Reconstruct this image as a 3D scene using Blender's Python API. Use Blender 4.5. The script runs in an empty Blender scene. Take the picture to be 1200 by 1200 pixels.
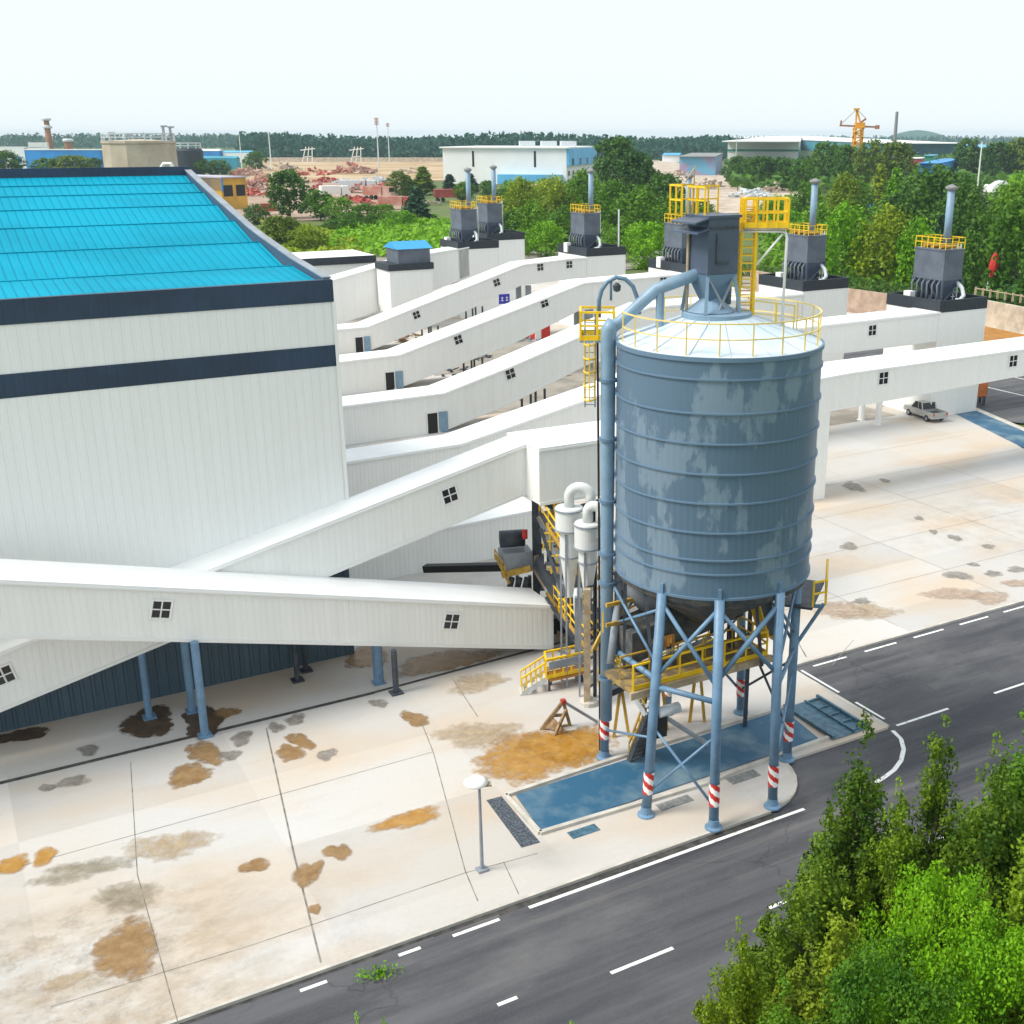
import bpy, math, random
import numpy as np
from mathutils import Vector, Matrix

random.seed(7)
SC = bpy.context.scene
COL = SC.collection

# ---------------------------------------------------------------- camera
FOC, PPX, PPY, CAMH = 1346.0, 690.0, 600.0, 26.4
TH = math.atan(442.0/FOC)
cth, sth = math.cos(TH), math.sin(TH)
cd = bpy.data.cameras.new('camera'); cam = bpy.data.objects.new('camera', cd); COL.objects.link(cam)
cam.location = (0, 0, CAMH); cam.rotation_euler = (math.radians(90)-TH, 0, 0)
cd.sensor_width = 36; cd.lens = 36*FOC/1200; cd.shift_x = (600-PPX)/1200
cd.clip_start = 0.5; cd.clip_end = 30000
SC.camera = cam

# ---------------------------------------------------------------- sky and sun
SUN_EL, SUN_AZ = 50.0, -108.0          # azimuth from +Y towards +X
w = bpy.data.worlds.new('World'); SC.world = w; w.use_nodes = True
nt = w.node_tree; bg = nt.nodes['Background']
sky = nt.nodes.new('ShaderNodeTexSky'); sky.sky_type = 'NISHITA'; sky.sun_disc = False
sky.sun_elevation = math.radians(SUN_EL); sky.sun_rotation = math.radians(SUN_AZ)
sky.air_density = 1.0; sky.dust_density = 2.0; sky.ozone_density = 1.5
mixn = nt.nodes.new('ShaderNodeMix'); mixn.data_type = 'RGBA'; mixn.inputs[0].default_value = 0.92
nt.links.new(sky.outputs[0], mixn.inputs[6])
mixn.inputs[7].default_value = (5.1, 5.55, 5.75, 1)     # thin high overcast over the blue
nt.links.new(mixn.outputs[2], bg.inputs[0]); bg.inputs[1].default_value = 0.105
sd = bpy.data.lights.new('sun', 'SUN'); sd.energy = 2.1; sd.angle = math.radians(22); sd.color = (1, .95, .86)
so = bpy.data.objects.new('sun', sd); COL.objects.link(so)
A = math.radians(SUN_AZ); EL = math.radians(SUN_EL)
dv = Vector((math.sin(A)*math.cos(EL), math.cos(A)*math.cos(EL), math.sin(EL)))
so.rotation_euler = dv.to_track_quat('Z', 'Y').to_euler(); so.location = (-60, -20, 90)
SC.view_settings.view_transform = 'Standard'; SC.view_settings.look = 'None'
SC.view_settings.exposure = 0.86; SC.view_settings.gamma = 1.0

# ---------------------------------------------------------------- placing helpers
def ray(u, v):
    a = (u-PPX)/FOC; b = (v-PPY)/FOC
    return (a, cth-b*sth, -(sth+b*cth))
def G(u, v, z=0.0):
    d = ray(u, v); t = (z-CAMH)/d[2]
    return Vector((d[0]*t, d[1]*t, z))
def at(u, v, Y):
    d = ray(u, v); t = Y/d[1]
    return Vector((d[0]*t, Y, CAMH+d[2]*t))
def ppm(Y, z=0.0):                      # photograph pixels per metre there
    return FOC/(Y*cth+(CAMH-z)*sth)
C30, S30 = math.cos(math.radians(30)), 0.5
def W(s, n, z=0.0):                     # plant grid (s along the hall front, n away from the road) to world
    return Vector((s*C30-n*S30, s*S30+n*C30, z))
def grid(p): return (p[0]*C30+p[1]*S30, -p[0]*S30+p[1]*C30)
RZ = math.radians(30)

# ---------------------------------------------------------------- materials
MATS = {}
def mat(name, col, rough=0.7, metal=0.0, var=0.0, vscale=1.0, col2=None, ramp=(0.4, 0.6), ribs=None, rib_s=0.4,
        bump=0.0, bscale=8.0, detail=6.0, streak=0.0, vstretch=None):
    m = bpy.data.materials.new(name); m.use_nodes = True; MATS[name] = m
    t = m.node_tree; N = t.nodes; L = t.links; bs = N['Principled BSDF']
    bs.inputs['Roughness'].default_value = rough; bs.inputs['Metallic'].default_value = metal
    c1 = (*col, 1)
    bs.inputs['Base Color'].default_value = c1
    tc = N.new('ShaderNodeTexCoord')
    out = None
    if col2 is not None or var > 0:
        nz = N.new('ShaderNodeTexNoise'); nz.inputs['Scale'].default_value = vscale; nz.inputs['Detail'].default_value = detail
        nz.inputs['Roughness'].default_value = 0.6
        if vstretch:
            ms = N.new('ShaderNodeMapping'); ms.inputs['Scale'].default_value = vstretch; L.new(tc.outputs['Object'], ms.inputs[0]); L.new(ms.outputs[0], nz.inputs['Vector'])
        else: L.new(tc.outputs['Object'], nz.inputs['Vector'])
        rp = N.new('ShaderNodeValToRGB'); rp.color_ramp.elements[0].position = ramp[0]; rp.color_ramp.elements[1].position = ramp[1]
        if col2 is None:
            rp.color_ramp.elements[0].color = (*[max(0, x*(1-var)) for x in col], 1)
            rp.color_ramp.elements[1].color = (*[min(1, x*(1+var)) for x in col], 1)
        else:
            rp.color_ramp.elements[0].color = c1; rp.color_ramp.elements[1].color = (*col2, 1)
        L.new(nz.outputs['Fac'], rp.inputs[0]); out = rp.outputs[0]
    if streak > 0:                      # rain dirt running down a sheet wall
        uv = N.new('ShaderNodeUVMap'); mp = N.new('ShaderNodeMapping'); mp.inputs['Scale'].default_value = (2.2, 0.12, 1)
        L.new(uv.outputs[0], mp.inputs[0])
        n2 = N.new('ShaderNodeTexNoise'); n2.inputs['Scale'].default_value = 1.0; n2.inputs['Detail'].default_value = 5
        L.new(mp.outputs[0], n2.inputs['Vector'])
        r2 = N.new('ShaderNodeMapRange'); r2.inputs[1].default_value = .35; r2.inputs[2].default_value = .75
        r2.inputs[3].default_value = 1.0; r2.inputs[4].default_value = 1.0-streak
        L.new(n2.outputs['Fac'], r2.inputs[0])
        mx = N.new('ShaderNodeMix'); mx.data_type = 'RGBA'; mx.blend_type = 'MULTIPLY'; mx.inputs[0].default_value = 1.0
        if out: L.new(out, mx.inputs[6])
        else: mx.inputs[6].default_value = c1
        L.new(r2.outputs[0], mx.inputs[7]); out = mx.outputs[2]
    if out: L.new(out, bs.inputs['Base Color'])
    hgt = None
    if ribs:
        uv = N.new('ShaderNodeUVMap'); sp = N.new('ShaderNodeSeparateXYZ'); L.new(uv.outputs[0], sp.inputs[0])
        mm = N.new('ShaderNodeMath'); mm.operation = 'MULTIPLY'; mm.inputs[1].default_value = 1.0/ribs; L.new(sp.outputs[0], mm.inputs[0])
        fr = N.new('ShaderNodeMath'); fr.operation = 'FRACT'; L.new(mm.outputs[0], fr.inputs[0])
        pp = N.new('ShaderNodeMath'); pp.operation = 'PINGPONG'; pp.inputs[1].default_value = .5; L.new(fr.outputs[0], pp.inputs[0])
        mr = N.new('ShaderNodeMapRange'); mr.inputs[1].default_value = .12; mr.inputs[2].default_value = .22; L.new(pp.outputs[0], mr.inputs[0])
        bp = N.new('ShaderNodeBump'); bp.inputs['Strength'].default_value = rib_s; bp.inputs['Distance'].default_value = 0.05
        L.new(mr.outputs[0], bp.inputs['Height']); hgt = bp
    if bump > 0:
        nb = N.new('ShaderNodeTexNoise'); nb.inputs['Scale'].default_value = bscale; nb.inputs['Detail'].default_value = 5
        L.new(tc.outputs['Object'], nb.inputs['Vector'])
        b2 = N.new('ShaderNodeBump'); b2.inputs['Strength'].default_value = bump; b2.inputs['Distance'].default_value = 0.05
        L.new(nb.outputs['Fac'], b2.inputs['Height'])
        if hgt: L.new(hgt.outputs[0], b2.inputs['Normal'])
        hgt = b2
    if hgt: L.new(hgt.outputs[0], bs.inputs['Normal'])
    return m

mat('white_sheet', (.86, .865, .84), .5, ribs=.3, rib_s=.36, streak=.06)
mat('white_roof', (.84, .85, .85), .55, var=.03, vscale=.4)
mat('hall_sheet', (.87, .88, .86), .5, ribs=.42, rib_s=.45, streak=.04)
mat('navy_sheet', (.022, .045, .085), .5, ribs=.42, rib_s=.5, var=.15, vscale=.3)
mat('base_sheet', (.065, .11, .15), .5, ribs=.5, rib_s=1.0, streak=.25)
mat('cyan_roof', (.0, .28, .42), .75, ribs=.45, rib_s=.7, var=.10, vscale=.12)
MATS['cyan_roof'].node_tree.nodes['Principled BSDF'].inputs['Specular IOR Level'].default_value = .12
mat('parapet_back', (.06, .085, .14), .5, ribs=.3, rib_s=.6)
mat('white_trim', (.8, .8, .78), .5)
mat('glass_dark', (.012, .014, .017), .12)
mat('silo_steel', (.125, .205, .295), .42, metal=.2, col2=(.22, .31, .40), ramp=(.515, .55), vscale=.55, detail=9, streak=.3, vstretch=(1, 1, .45))
mat('silo_ring', (.14, .225, .325), .45, metal=.2)
mat('silo_roof', (.52, .62, .70), .5, col2=(.62, .69, .74), ramp=(.4, .6), vscale=.5, streak=.12)
mat('blue_steel', (.13, .235, .36), .45, var=.12, vscale=1.5)
mat('blue_pipe', (.20, .31, .42), .45, var=.10, vscale=1.0)
mat('dark_steel', (.045, .055, .07), .55, var=.3, vscale=2)
mat('slate', (.10, .122, .158), .5, ribs=.28, rib_s=.5, var=.15, vscale=.6)
mat('slate_smooth', (.070, .095, .145), .45, var=.12, vscale=.6)
mat('parapet_dark', (.02, .028, .038), .6, ribs=.3, rib_s=.5)
mat('grey_steel', (.26, .29, .33), .5, var=.12, vscale=1.0)
mat('pale_steel', (.58, .62, .65), .45, var=.08, vscale=1.5)
mat('yellow', (.88, .56, .010), .5, var=.08, vscale=2)
mat('dull_yellow', (.56, .34, .04), .6, col2=(.35, .21, .04), ramp=(.45, .65), vscale=1.8)
mat('pale_yellow', (.80, .62, .20), .5)
mat('red', (.55, .03, .02), .5)
mat('white', (.82, .82, .80), .5)
mat('black', (.012, .012, .013), .7)
mat('tan_steel', (.42, .33, .22), .6, var=.2, vscale=2)
mat('cyclone_white', (.66, .68, .67), .5, col2=(.52, .50, .46), ramp=(.5, .75), vscale=1.4)
mat('orange_mud', (.42, .19, .02), .6, col2=(.30, .12, .02), ramp=(.4, .65), vscale=.9)
mat('wood', (.30, .20, .11), .8, var=.3, vscale=4)
mat('line_white', (.80, .80, .78), .7, col2=(.38, .38, .38), ramp=(.54, .70), vscale=3.0)
mat('kerb_concrete', (.52, .49, .44), .85, var=.12, vscale=1.0, bump=.2)
mat('gutter', (.055, .052, .05), .85, var=.4, vscale=2)
mat('grate', (.03, .035, .045), .5, col2=(.10, .12, .15), ramp=(.45, .55), vscale=9)
mat('cover', (.22, .23, .23), .7, var=.2, vscale=5, bump=.3)
mat('pool_paint', (.018, .10, .19), .6, col2=(.15, .235, .29), ramp=(.46, .64), vscale=.33, bump=.05, bscale=3)
mat('trench_blue', (.06, .14, .20), .5, var=.3, vscale=3)
mat('brick_wall', (.40, .29, .22), .85, var=.18, vscale=.6, bump=.3)
mat('stone_wall', (.50, .43, .34), .9, var=.2, vscale=.5, bump=.4, bscale=2)
mat('bark', (.10, .085, .065), .9, var=.3, vscale=3, bump=.5)
mat('car_paint', (.42, .43, .42), .3, metal=.3)
mat('tyre', (.015, .015, .015), .8)

def leafmat(name, c1, c2, sc=.5):
    m = bpy.data.materials.new(name); m.use_nodes = True; MATS[name] = m
    t = m.node_tree; N = t.nodes; L = t.links; bs = N['Principled BSDF']
    tc = N.new('ShaderNodeTexCoord'); nz = N.new('ShaderNodeTexNoise'); nz.inputs['Scale'].default_value = sc; nz.inputs['Detail'].default_value = 8
    nz.inputs['Roughness'].default_value = .75
    L.new(tc.outputs['Object'], nz.inputs['Vector'])
    oi = N.new('ShaderNodeObjectInfo')
    ad = N.new('ShaderNodeMath'); ad.operation = 'MULTIPLY_ADD'; ad.inputs[1].default_value = .22; L.new(oi.outputs['Random'], ad.inputs[0]); L.new(nz.outputs['Fac'], ad.inputs[2])
    rp = N.new('ShaderNodeValToRGB'); rp.color_ramp.elements[0].position = .42; rp.color_ramp.elements[1].position = .80
    rp.color_ramp.elements[0].color = (*c1, 1); rp.color_ramp.elements[1].color = (*c2, 1)
    L.new(ad.outputs[0], rp.inputs[0]); L.new(rp.outputs[0], bs.inputs['Base Color'])
    bs.inputs['Roughness'].default_value = .55
    bs.inputs['Specular IOR Level'].default_value = .25
    tr = N.new('ShaderNodeBsdfTranslucent'); L.new(rp.outputs[0], tr.inputs[0])
    mx = N.new('ShaderNodeMixShader'); mx.inputs[0].default_value = .24
    L.new(bs.outputs[0], mx.inputs[1]); L.new(tr.outputs[0], mx.inputs[2]); L.new(mx.outputs[0], N['Material Output'].inputs[0])
    return m
leafmat('leaf_dark', (.022, .080, .010), (.11, .24, .018))
leafmat('leaf_mid', (.040, .13, .008), (.17, .34, .015))
leafmat('leaf_bright', (.07, .25, .004), (.26, .50, .010))
leafmat('leaf_yellow', (.11, .19, .006), (.33, .42, .015))
leafmat('leaf_olive', (.045, .095, .010), (.18, .26, .02))
leafmat('leaf_blue', (.02, .07, .035), (.07, .16, .07))
leafmat('leaf_poplar', (.030, .085, .008), (.24, .37, .015), 1.1)
leafmat('leaf_poplar_warm', (.045, .095, .008), (.27, .36, .018), 1.1)
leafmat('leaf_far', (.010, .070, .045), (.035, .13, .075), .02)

# ---------------------------------------------------------------- mesh builder (world coordinates)
class MB:
    def __init__(self): self.v = []; self.f = []
    def add(self, vs, fs):
        o = len(self.v); self.v += [tuple(p) for p in vs]; self.f += [tuple(i+o for i in f) for f in fs]
    def quad(self, *p): self.add(p, [tuple(range(len(p)))])
    def box(self, c, s, rz=0.0):
        c = Vector(c); R = Matrix.Rotation(rz, 3, 'Z'); hx, hy, hz = s[0]/2, s[1]/2, s[2]/2
        vs = [c+R@Vector((x*hx, y*hy, z*hz)) for z in (-1, 1) for y in (-1, 1) for x in (-1, 1)]
        self.add(vs, [(0, 2, 3, 1), (4, 5, 7, 6), (0, 1, 5, 4), (2, 6, 7, 3), (0, 4, 6, 2), (1, 3, 7, 5)])
    def gbox(self, s0, s1, n0, n1, z0, z1):        # box on the plant grid
        self.box(W((s0+s1)/2, (n0+n1)/2, (z0+z1)/2), (s1-s0, n1-n0, z1-z0), RZ)
    def beam(self, a, b, w, h=None):
        a = Vector(a); b = Vector(b); h = h or w; d = (b-a)
        if d.length < 1e-6: return
        d.normalize(); up = Vector((0, 0, 1)) if abs(d.z) < .95 else Vector((0, 1, 0))
        x = d.cross(up).normalized()*(w/2); y = x.cross(d).normalized()*(h/2)
        vs = [p+i*x+j*y for p in (a, b) for (i, j) in ((-1, -1), (1, -1), (1, 1), (-1, 1))]
        self.add(vs, [(0, 1, 2, 3), (4, 7, 6, 5), (0, 4, 5, 1), (1, 5, 6, 2), (2, 6, 7, 3), (3, 7, 4, 0)])
    def tube(self, pts, r, k=10, cap=True):
        pts = [Vector(p) for p in pts]; rs = r if isinstance(r, (list, tuple)) else [r]*len(pts)
        vs = []; fs = []; ref = None
        for i, p in enumerate(pts):
            d = (pts[min(i+1, len(pts)-1)]-pts[max(i-1, 0)]).normalized()
            if ref is None: ref = Vector((0, 0, 1)) if abs(d.z) < .9 else Vector((1, 0, 0))
            x = (ref-d*ref.dot(d))
            if x.length < 1e-4: x = d.orthogonal()
            x.normalize(); y = d.cross(x); ref = x
            for j in range(k):
                a = 2*math.pi*j/k; vs.append(p+rs[i]*(math.cos(a)*x+math.sin(a)*y))
        for i in range(len(pts)-1):
            for j in range(k):
                fs.append((i*k+j, i*k+(j+1) % k, (i+1)*k+(j+1) % k, (i+1)*k+j))
        if cap:
            fs.append(tuple(reversed(range(k)))); fs.append(tuple(range((len(pts)-1)*k, len(pts)*k)))
        self.add(vs, fs)
    def lathe(self, c, prof, k=48, cap0=False, cap1=False):   # prof [(r,z)] about the vertical through c
        vs = []; fs = []
        for r, z in prof:
            for j in range(k):
                a = 2*math.pi*j/k; vs.append((c[0]+r*math.cos(a), c[1]+r*math.sin(a), (c[2] if len(c) > 2 else 0)+z))
        for i in range(len(prof)-1):
            for j in range(k): fs.append((i*k+j, i*k+(j+1) % k, (i+1)*k+(j+1) % k, (i+1)*k+j))
        if cap0: fs.append(tuple(reversed(range(k))))
        if cap1: fs.append(tuple(range((len(prof)-1)*k, len(prof)*k)))
        self.add(vs, fs)
    def prism(self, poly, z0, z1):
        k = len(poly); vs = [(p[0], p[1], z0) for p in poly]+[(p[0], p[1], z1) for p in poly]
        self.add(vs, [tuple(reversed(range(k))), tuple(range(k, 2*k))]+[(i, (i+1) % k, k+(i+1) % k, k+i) for i in range(k)])
    def rail(self, pts, h=1.1, r=.03, step=1.4, mid=True, closed=False, toe=False, every=1):
        pts = [Vector(p) for p in pts]
        loop = closed or (pts[0]-pts[-1]).length < .01
        if closed: pts = pts+[pts[0]]
        up = Vector((0, 0, 1)); K = len(pts)-1; sh = r*.02
        for k, (a, b) in enumerate(zip(pts[:-1], pts[1:])):
            m = max(1, int(round((b-a).length/step))); d = (b-a).normalized()*r*.9
            for i in range(m+1):
                if i == m and not (k == K-1 and not loop): continue
                if every > 1 and (k % every or i): continue
                p = a.lerp(b, i/m); self.beam(p, p+up*(h+r*1.03), r*2)
            z = r*.013*(k % 3)
            self.beam(a+up*(h+z), b+up*(h+z), r*1.9)
            if mid: self.beam(a+up*(h*.52+z), b+up*(h*.52+z), r*1.6)
            if toe: self.beam(a+up*(.1+z), b+up*(.1+z), r*(1+.01*k), .2)
    def build(self, name, material, parent=None, label=None, smooth=False, bevel=0.0):
        off = Vector((0, 0, 0))
        q = parent
        while q is not None: off += q.location; q = q.parent
        if parent is None and self.v:
            off = Vector((sum(p[0] for p in self.v)/len(self.v), sum(p[1] for p in self.v)/len(self.v), min(p[2] for p in self.v)))
        me = bpy.data.meshes.new(name)
        me.from_pydata([tuple(Vector(p)-off) for p in self.v], [], self.f)
        uvl = me.uv_layers.new(name='UVMap')
        for p in me.polygons:
            n = p.normal
            t = Vector((-n.y, n.x, 0))
            t = t.normalized() if t.length > .12 else Vector((C30, S30, 0))
            b = n.cross(t)
            for li in p.loop_indices:
                co = me.vertices[me.loops[li].vertex_index].co
                uvl.data[li].uv = (co.dot(t), co.dot(b))
            p.use_smooth = smooth
        me.materials.append(MATS[material] if isinstance(material, str) else material)
        o = bpy.data.objects.new(name, me); COL.objects.link(o)
        if parent is not None: o.parent = parent
        else: o.location = off
        if label: o['label'] = label
        if bevel > 0:
            bv = o.modifiers.new('bevel', 'BEVEL'); bv.width = bevel; bv.segments = 2; bv.limit_method = 'ANGLE'
        return o

def thing(name, label, cat, loc, group=None, kind=None):
    o = bpy.data.objects.new(name, None); o.empty_display_size = .3; COL.objects.link(o); o.location = Vector(loc)
    o['label'] = label; o['category'] = cat
    if group: o['group'] = group
    return o
def tag(o, label, cat, group=None):
    o['label'] = label; o['category'] = cat
    if group: o['group'] = group
    return o
def struct(o): o['kind'] = 'structure'; return o
def stuff(o, label, cat): o['kind'] = 'stuff'; o['label'] = label; o['category'] = cat; return o
def copy_tree(o, parent=None):
    c = o.copy(); COL.objects.link(c)
    if parent is not None: c.parent = parent; c.matrix_parent_inverse = o.matrix_parent_inverse
    for ch in list(o.children): copy_tree(ch, c)
    return c
def put(o, loc, rz=0.0, sc=None):
    o.location = Vector(loc); o.rotation_euler = (0, 0, rz)
    if sc: o.scale = sc if isinstance(sc, tuple) else (sc, sc, sc)
    return o
# ---------------------------------------------------------------- ground, yard, roads
def ground_mats():
    # grass / scrub sheet
    m = mat('field', (.055, .10, .018), .95, col2=(.12, .15, .035), ramp=(.38, .66), vscale=.03, detail=9)
    # concrete apron
    m = bpy.data.materials.new('concrete'); m.use_nodes = True; MATS['concrete'] = m
    t = m.node_tree; N = t.nodes; L = t.links; bs = N['Principled BSDF']; bs.inputs['Roughness'].default_value = .85
    tc = N.new('ShaderNodeNewGeometry')
    mp = N.new('ShaderNodeMapping'); mp.inputs['Rotation'].default_value = (0, 0, -RZ); L.new(tc.outputs['Position'], mp.inputs[0])
    def noise(scale, detail=6, rough=.6, stretch=None, off=0):
        n = N.new('ShaderNodeTexNoise'); n.inputs['Scale'].default_value = scale; n.inputs['Detail'].default_value = detail; n.inputs['Roughness'].default_value = rough
        q = N.new('ShaderNodeMapping'); q.inputs['Location'].default_value = (off, off*.7, off*.3); q.inputs['Scale'].default_value = stretch or (1, 1, 1)
        L.new(mp.outputs[0], q.inputs[0]); L.new(q.outputs[0], n.inputs['Vector']); return n.outputs['Fac']
    def ramp(f, a, b):
        r = N.new('ShaderNodeMapRange'); r.inputs[1].default_value = a; r.inputs[2].default_value = b; L.new(f, r.inputs[0]); return r.outputs[0]
    def mix(fac, a, b, mode='MIX'):
        x = N.new('ShaderNodeMix'); x.data_type = 'RGBA'; x.blend_type = mode
        if isinstance(fac, float): x.inputs[0].default_value = fac
        else: L.new(fac, x.inputs[0])
        for i, c in ((6, a), (7, b)):
            if isinstance(c, tuple): x.inputs[i].default_value = (*c, 1)
            else: L.new(c, x.inputs[i])
        return x.outputs[2]
    def mul(a, k):
        x = N.new('ShaderNodeMath'); x.operation = 'MULTIPLY'; L.new(a, x.inputs[0])
        if isinstance(k, float): x.inputs[1].default_value = k
        else: L.new(k, x.inputs[1])
        return x.outputs[0]
    base = mix(ramp(noise(.09, 2), .34, .72), (.54, .53, .525), (.54, .50, .455))
    base = mix(mul(ramp(noise(.13, 2.5, .45, (1, 1.8, 1), 31), .48, .68), .62), base, (.55, .42, .29))     # ochre wash
    base = mix(mul(ramp(noise(.6, 8, .7, (.5, 1.6, 1), 7), .54, .78), .22), base, (.34, .285, .23))    # trodden dirt
    grime = mul(ramp(noise(.05, 3, .5, None, 55), .50, .62), ramp(noise(.9, 9, .75, None, 12), .42, .66))
    base = mix(mul(grime, .3), base, (.26, .21, .16))
    streak = mul(ramp(noise(.5, 7, .7, (.12, 1.6, 1), 21), .56, .78), .22); base = mix(streak, base, (.40, .35, .30))
    spx = N.new('ShaderNodeSeparateXYZ'); L.new(mp.outputs[0], spx.inputs[0])
    def rng_(sock, a, b):
        r = N.new('ShaderNodeMapRange'); r.interpolation_type = 'SMOOTHSTEP'; r.inputs[1].default_value = a; r.inputs[2].default_value = b; L.new(sock, r.inputs[0]); return r.outputs[0]
    worn = mul(mul(rng_(spx.outputs[0], 10.5, 3.0), rng_(spx.outputs[1], 41.5, 37.0)), ramp(noise(.45, 9, .72, (.7, 1.3, 1), 4), .40, .62))   # muddy vehicle corner of the yard
    base = mix(mul(worn, .72), base, (.34, .25, .155))
    worn2 = mul(mul(rng_(spx.outputs[0], 8.0, 2.0), rng_(spx.outputs[1], 41.5, 37.5)), ramp(noise(1.3, 9, .75, None, 66), .48, .68))
    base = mix(mul(worn2, .7), base, (.20, .17, .13))
    base = mix(mul(ramp(noise(6, 6, .7), .35, .75), .14), base, (.30, .28, .25))
    # slab to slab difference
    sp = N.new('ShaderNodeSeparateXYZ'); L.new(mp.outputs[0], sp.inputs[0])
    fl = []
    for k, (o, per) in enumerate(((0, 9.0), (1, 5.6))):
        d = N.new('ShaderNodeMath'); d.operation = 'DIVIDE'; d.inputs[1].default_value = per; L.new(sp.outputs[o], d.inputs[0])
        f = N.new('ShaderNodeMath'); f.operation = 'FLOOR'; L.new(d.outputs[0], f.inputs[0]); fl.append(f.outputs[0])
    cb = N.new('ShaderNodeCombineXYZ'); L.new(fl[0], cb.inputs[0]); L.new(fl[1], cb.inputs[1])
    wn = N.new('ShaderNodeTexWhiteNoise'); L.new(cb.outputs[0], wn.inputs[0])
    mr = N.new('ShaderNodeMapRange'); mr.inputs[3].default_value = .90; mr.inputs[4].default_value = 1.06; L.new(wn.outputs[0], mr.inputs[0])
    base = mix(1.0, base, mr.outputs[0], 'MULTIPLY')
    L.new(base, bs.inputs['Base Color'])
    bp = N.new('ShaderNodeBump'); bp.inputs['Strength'].default_value = .15; bp.inputs['Distance'].default_value = .05
    L.new(noise(3, 8, .7), bp.inputs['Height']); L.new(bp.outputs[0], bs.inputs['Normal'])
    # asphalt
    m = bpy.data.materials.new('asphalt'); m.use_nodes = True; MATS['asphalt'] = m
    t = m.node_tree; N = t.nodes; L = t.links; bs = N['Principled BSDF']; bs.inputs['Roughness'].default_value = .75
    tc = N.new('ShaderNodeNewGeometry')
    mp = N.new('ShaderNodeMapping'); mp.inputs['Rotation'].default_value = (0, 0, -RZ); L.new(tc.outputs['Position'], mp.inputs[0])
    base = mix(ramp(noise(1.0, 6, .65, (.035, .55, 1)), .36, .66), (.026, .028, .037), (.105, .104, .115))
    base = mix(mul(ramp(noise(.22, 7, .7, (.6, 1.3, 1), 9), .50, .70), .6), base, (.16, .155, .155))
    base = mix(mul(ramp(noise(.35, 6, .6, (.3, 1.5, 1), 3), .52, .74), .7), base, (.020, .023, .034))
    base = mix(mul(ramp(noise(1.0, 5, .6, (.02, 1.1, 1), 77), .60, .74), .45), base, (.24, .22, .19))
    base = mix(mul(ramp(noise(14, 4, .7), .4, .8), .3), base, (.13, .13, .13))
    vo = N.new('ShaderNodeTexVoronoi'); vo.feature = 'DISTANCE_TO_EDGE'; vo.inputs['Scale'].default_value = .16
    wq = N.new('ShaderNodeMix'); wq.data_type = 'RGBA'; wq.inputs[0].default_value = .12; L.new(mp.outputs[0], wq.inputs[6])
    wz = N.new('ShaderNodeTexNoise'); wz.inputs['Scale'].default_value = .8; wz.inputs['Detail'].default_value = 6; L.new(mp.outputs[0], wz.inputs['Vector'])
    vm = N.new('ShaderNodeVectorMath'); vm.operation = 'MULTIPLY_ADD'; vm.inputs[1].default_value = (2.2, 2.2, 0); L.new(wz.outputs['Color'], vm.inputs[0]); L.new(mp.outputs[0], vm.inputs[2])
    L.new(vm.outputs[0], vo.inputs['Vector'])
    ck = N.new('ShaderNodeMapRange'); ck.inputs[1].default_value = .012; ck.inputs[2].default_value = .0; L.new(vo.outputs['Distance'], ck.inputs[0])
    base = mix(mul(ck.outputs[0], mul(ramp(noise(.12, 3, .5, None, 5), .52, .66), .5)), base, (.012, .012, .014))
    L.new(base, bs.inputs['Base Color'])
    bp = N.new('ShaderNodeBump'); bp.inputs['Strength'].default_value = .25; bp.inputs['Distance'].default_value = .03
    L.new(noise(18, 4, .6), bp.inputs['Height']); L.new(bp.outputs[0], bs.inputs['Normal'])
    # stains with ragged edges
    def stain(name, c, c2, lo=.34, hi=.5, wet=.45):
        m = bpy.data.materials.new(name); m.use_nodes = True; MATS[name] = m
        t = m.node_tree; N = t.nodes; L = t.links; bs = N['Principled BSDF']; bs.inputs['Roughness'].default_value = wet
        tc = N.new('ShaderNodeTexCoord'); n1 = N.new('ShaderNodeTexNoise'); n1.inputs['Scale'].default_value = 1.7; n1.inputs['Detail'].default_value = 8
        n1.inputs['Roughness'].default_value = .7
        L.new(tc.outputs['Object'], n1.inputs['Vector'])
        r = N.new('ShaderNodeValToRGB'); r.color_ramp.elements[0].position = .38; r.color_ramp.elements[1].position = .62
        r.color_ramp.elements[0].color = (*c, 1); r.color_ramp.elements[1].color = (*c2, 1); L.new(n1.outputs[0], r.inputs[0])
        L.new(r.outputs[0], bs.inputs['Base Color'])
        at_ = N.new('ShaderNodeAttribute'); at_.attribute_name = 'edge'
        n2 = N.new('ShaderNodeTexNoise'); n2.inputs['Scale'].default_value = 2.6; n2.inputs['Detail'].default_value = 7; L.new(tc.outputs['Object'], n2.inputs['Vector'])
        ad = N.new('ShaderNodeMath'); ad.operation = 'MULTIPLY_ADD'; ad.inputs[1].default_value = .55; L.new(at_.outputs['Fac'], ad.inputs[0]); L.new(n2.outputs[0], ad.inputs[2])
        mr = N.new('ShaderNodeMapRange'); mr.inputs[1].default_value = lo+.22; mr.inputs[2].default_value = hi+.36; mr.inputs[4].default_value = .88; L.new(ad.outputs[0], mr.inputs[0])
        tr = N.new('ShaderNodeBsdfTransparent'); mx = N.new('ShaderNodeMixShader')
        L.new(mr.outputs[0], mx.inputs[0]); L.new(tr.outputs[0], mx.inputs[1]); L.new(bs.outputs[0], mx.inputs[2]); L.new(mx.outputs[0], N['Material Output'].inputs[0])
    stain('stain_brown', (.25, .14, .05), (.36, .23, .11), .30, .54)
    stain('stain_dark', (.065, .042, .026), (.12, .075, .04), .28, .36)
    stain('stain_grey', (.20, .18, .16), (.33, .30, .27), .34, .7)
    stain('stain_orange', (.40, .185, .018), (.50, .28, .07), .30, .6, .3)
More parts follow.
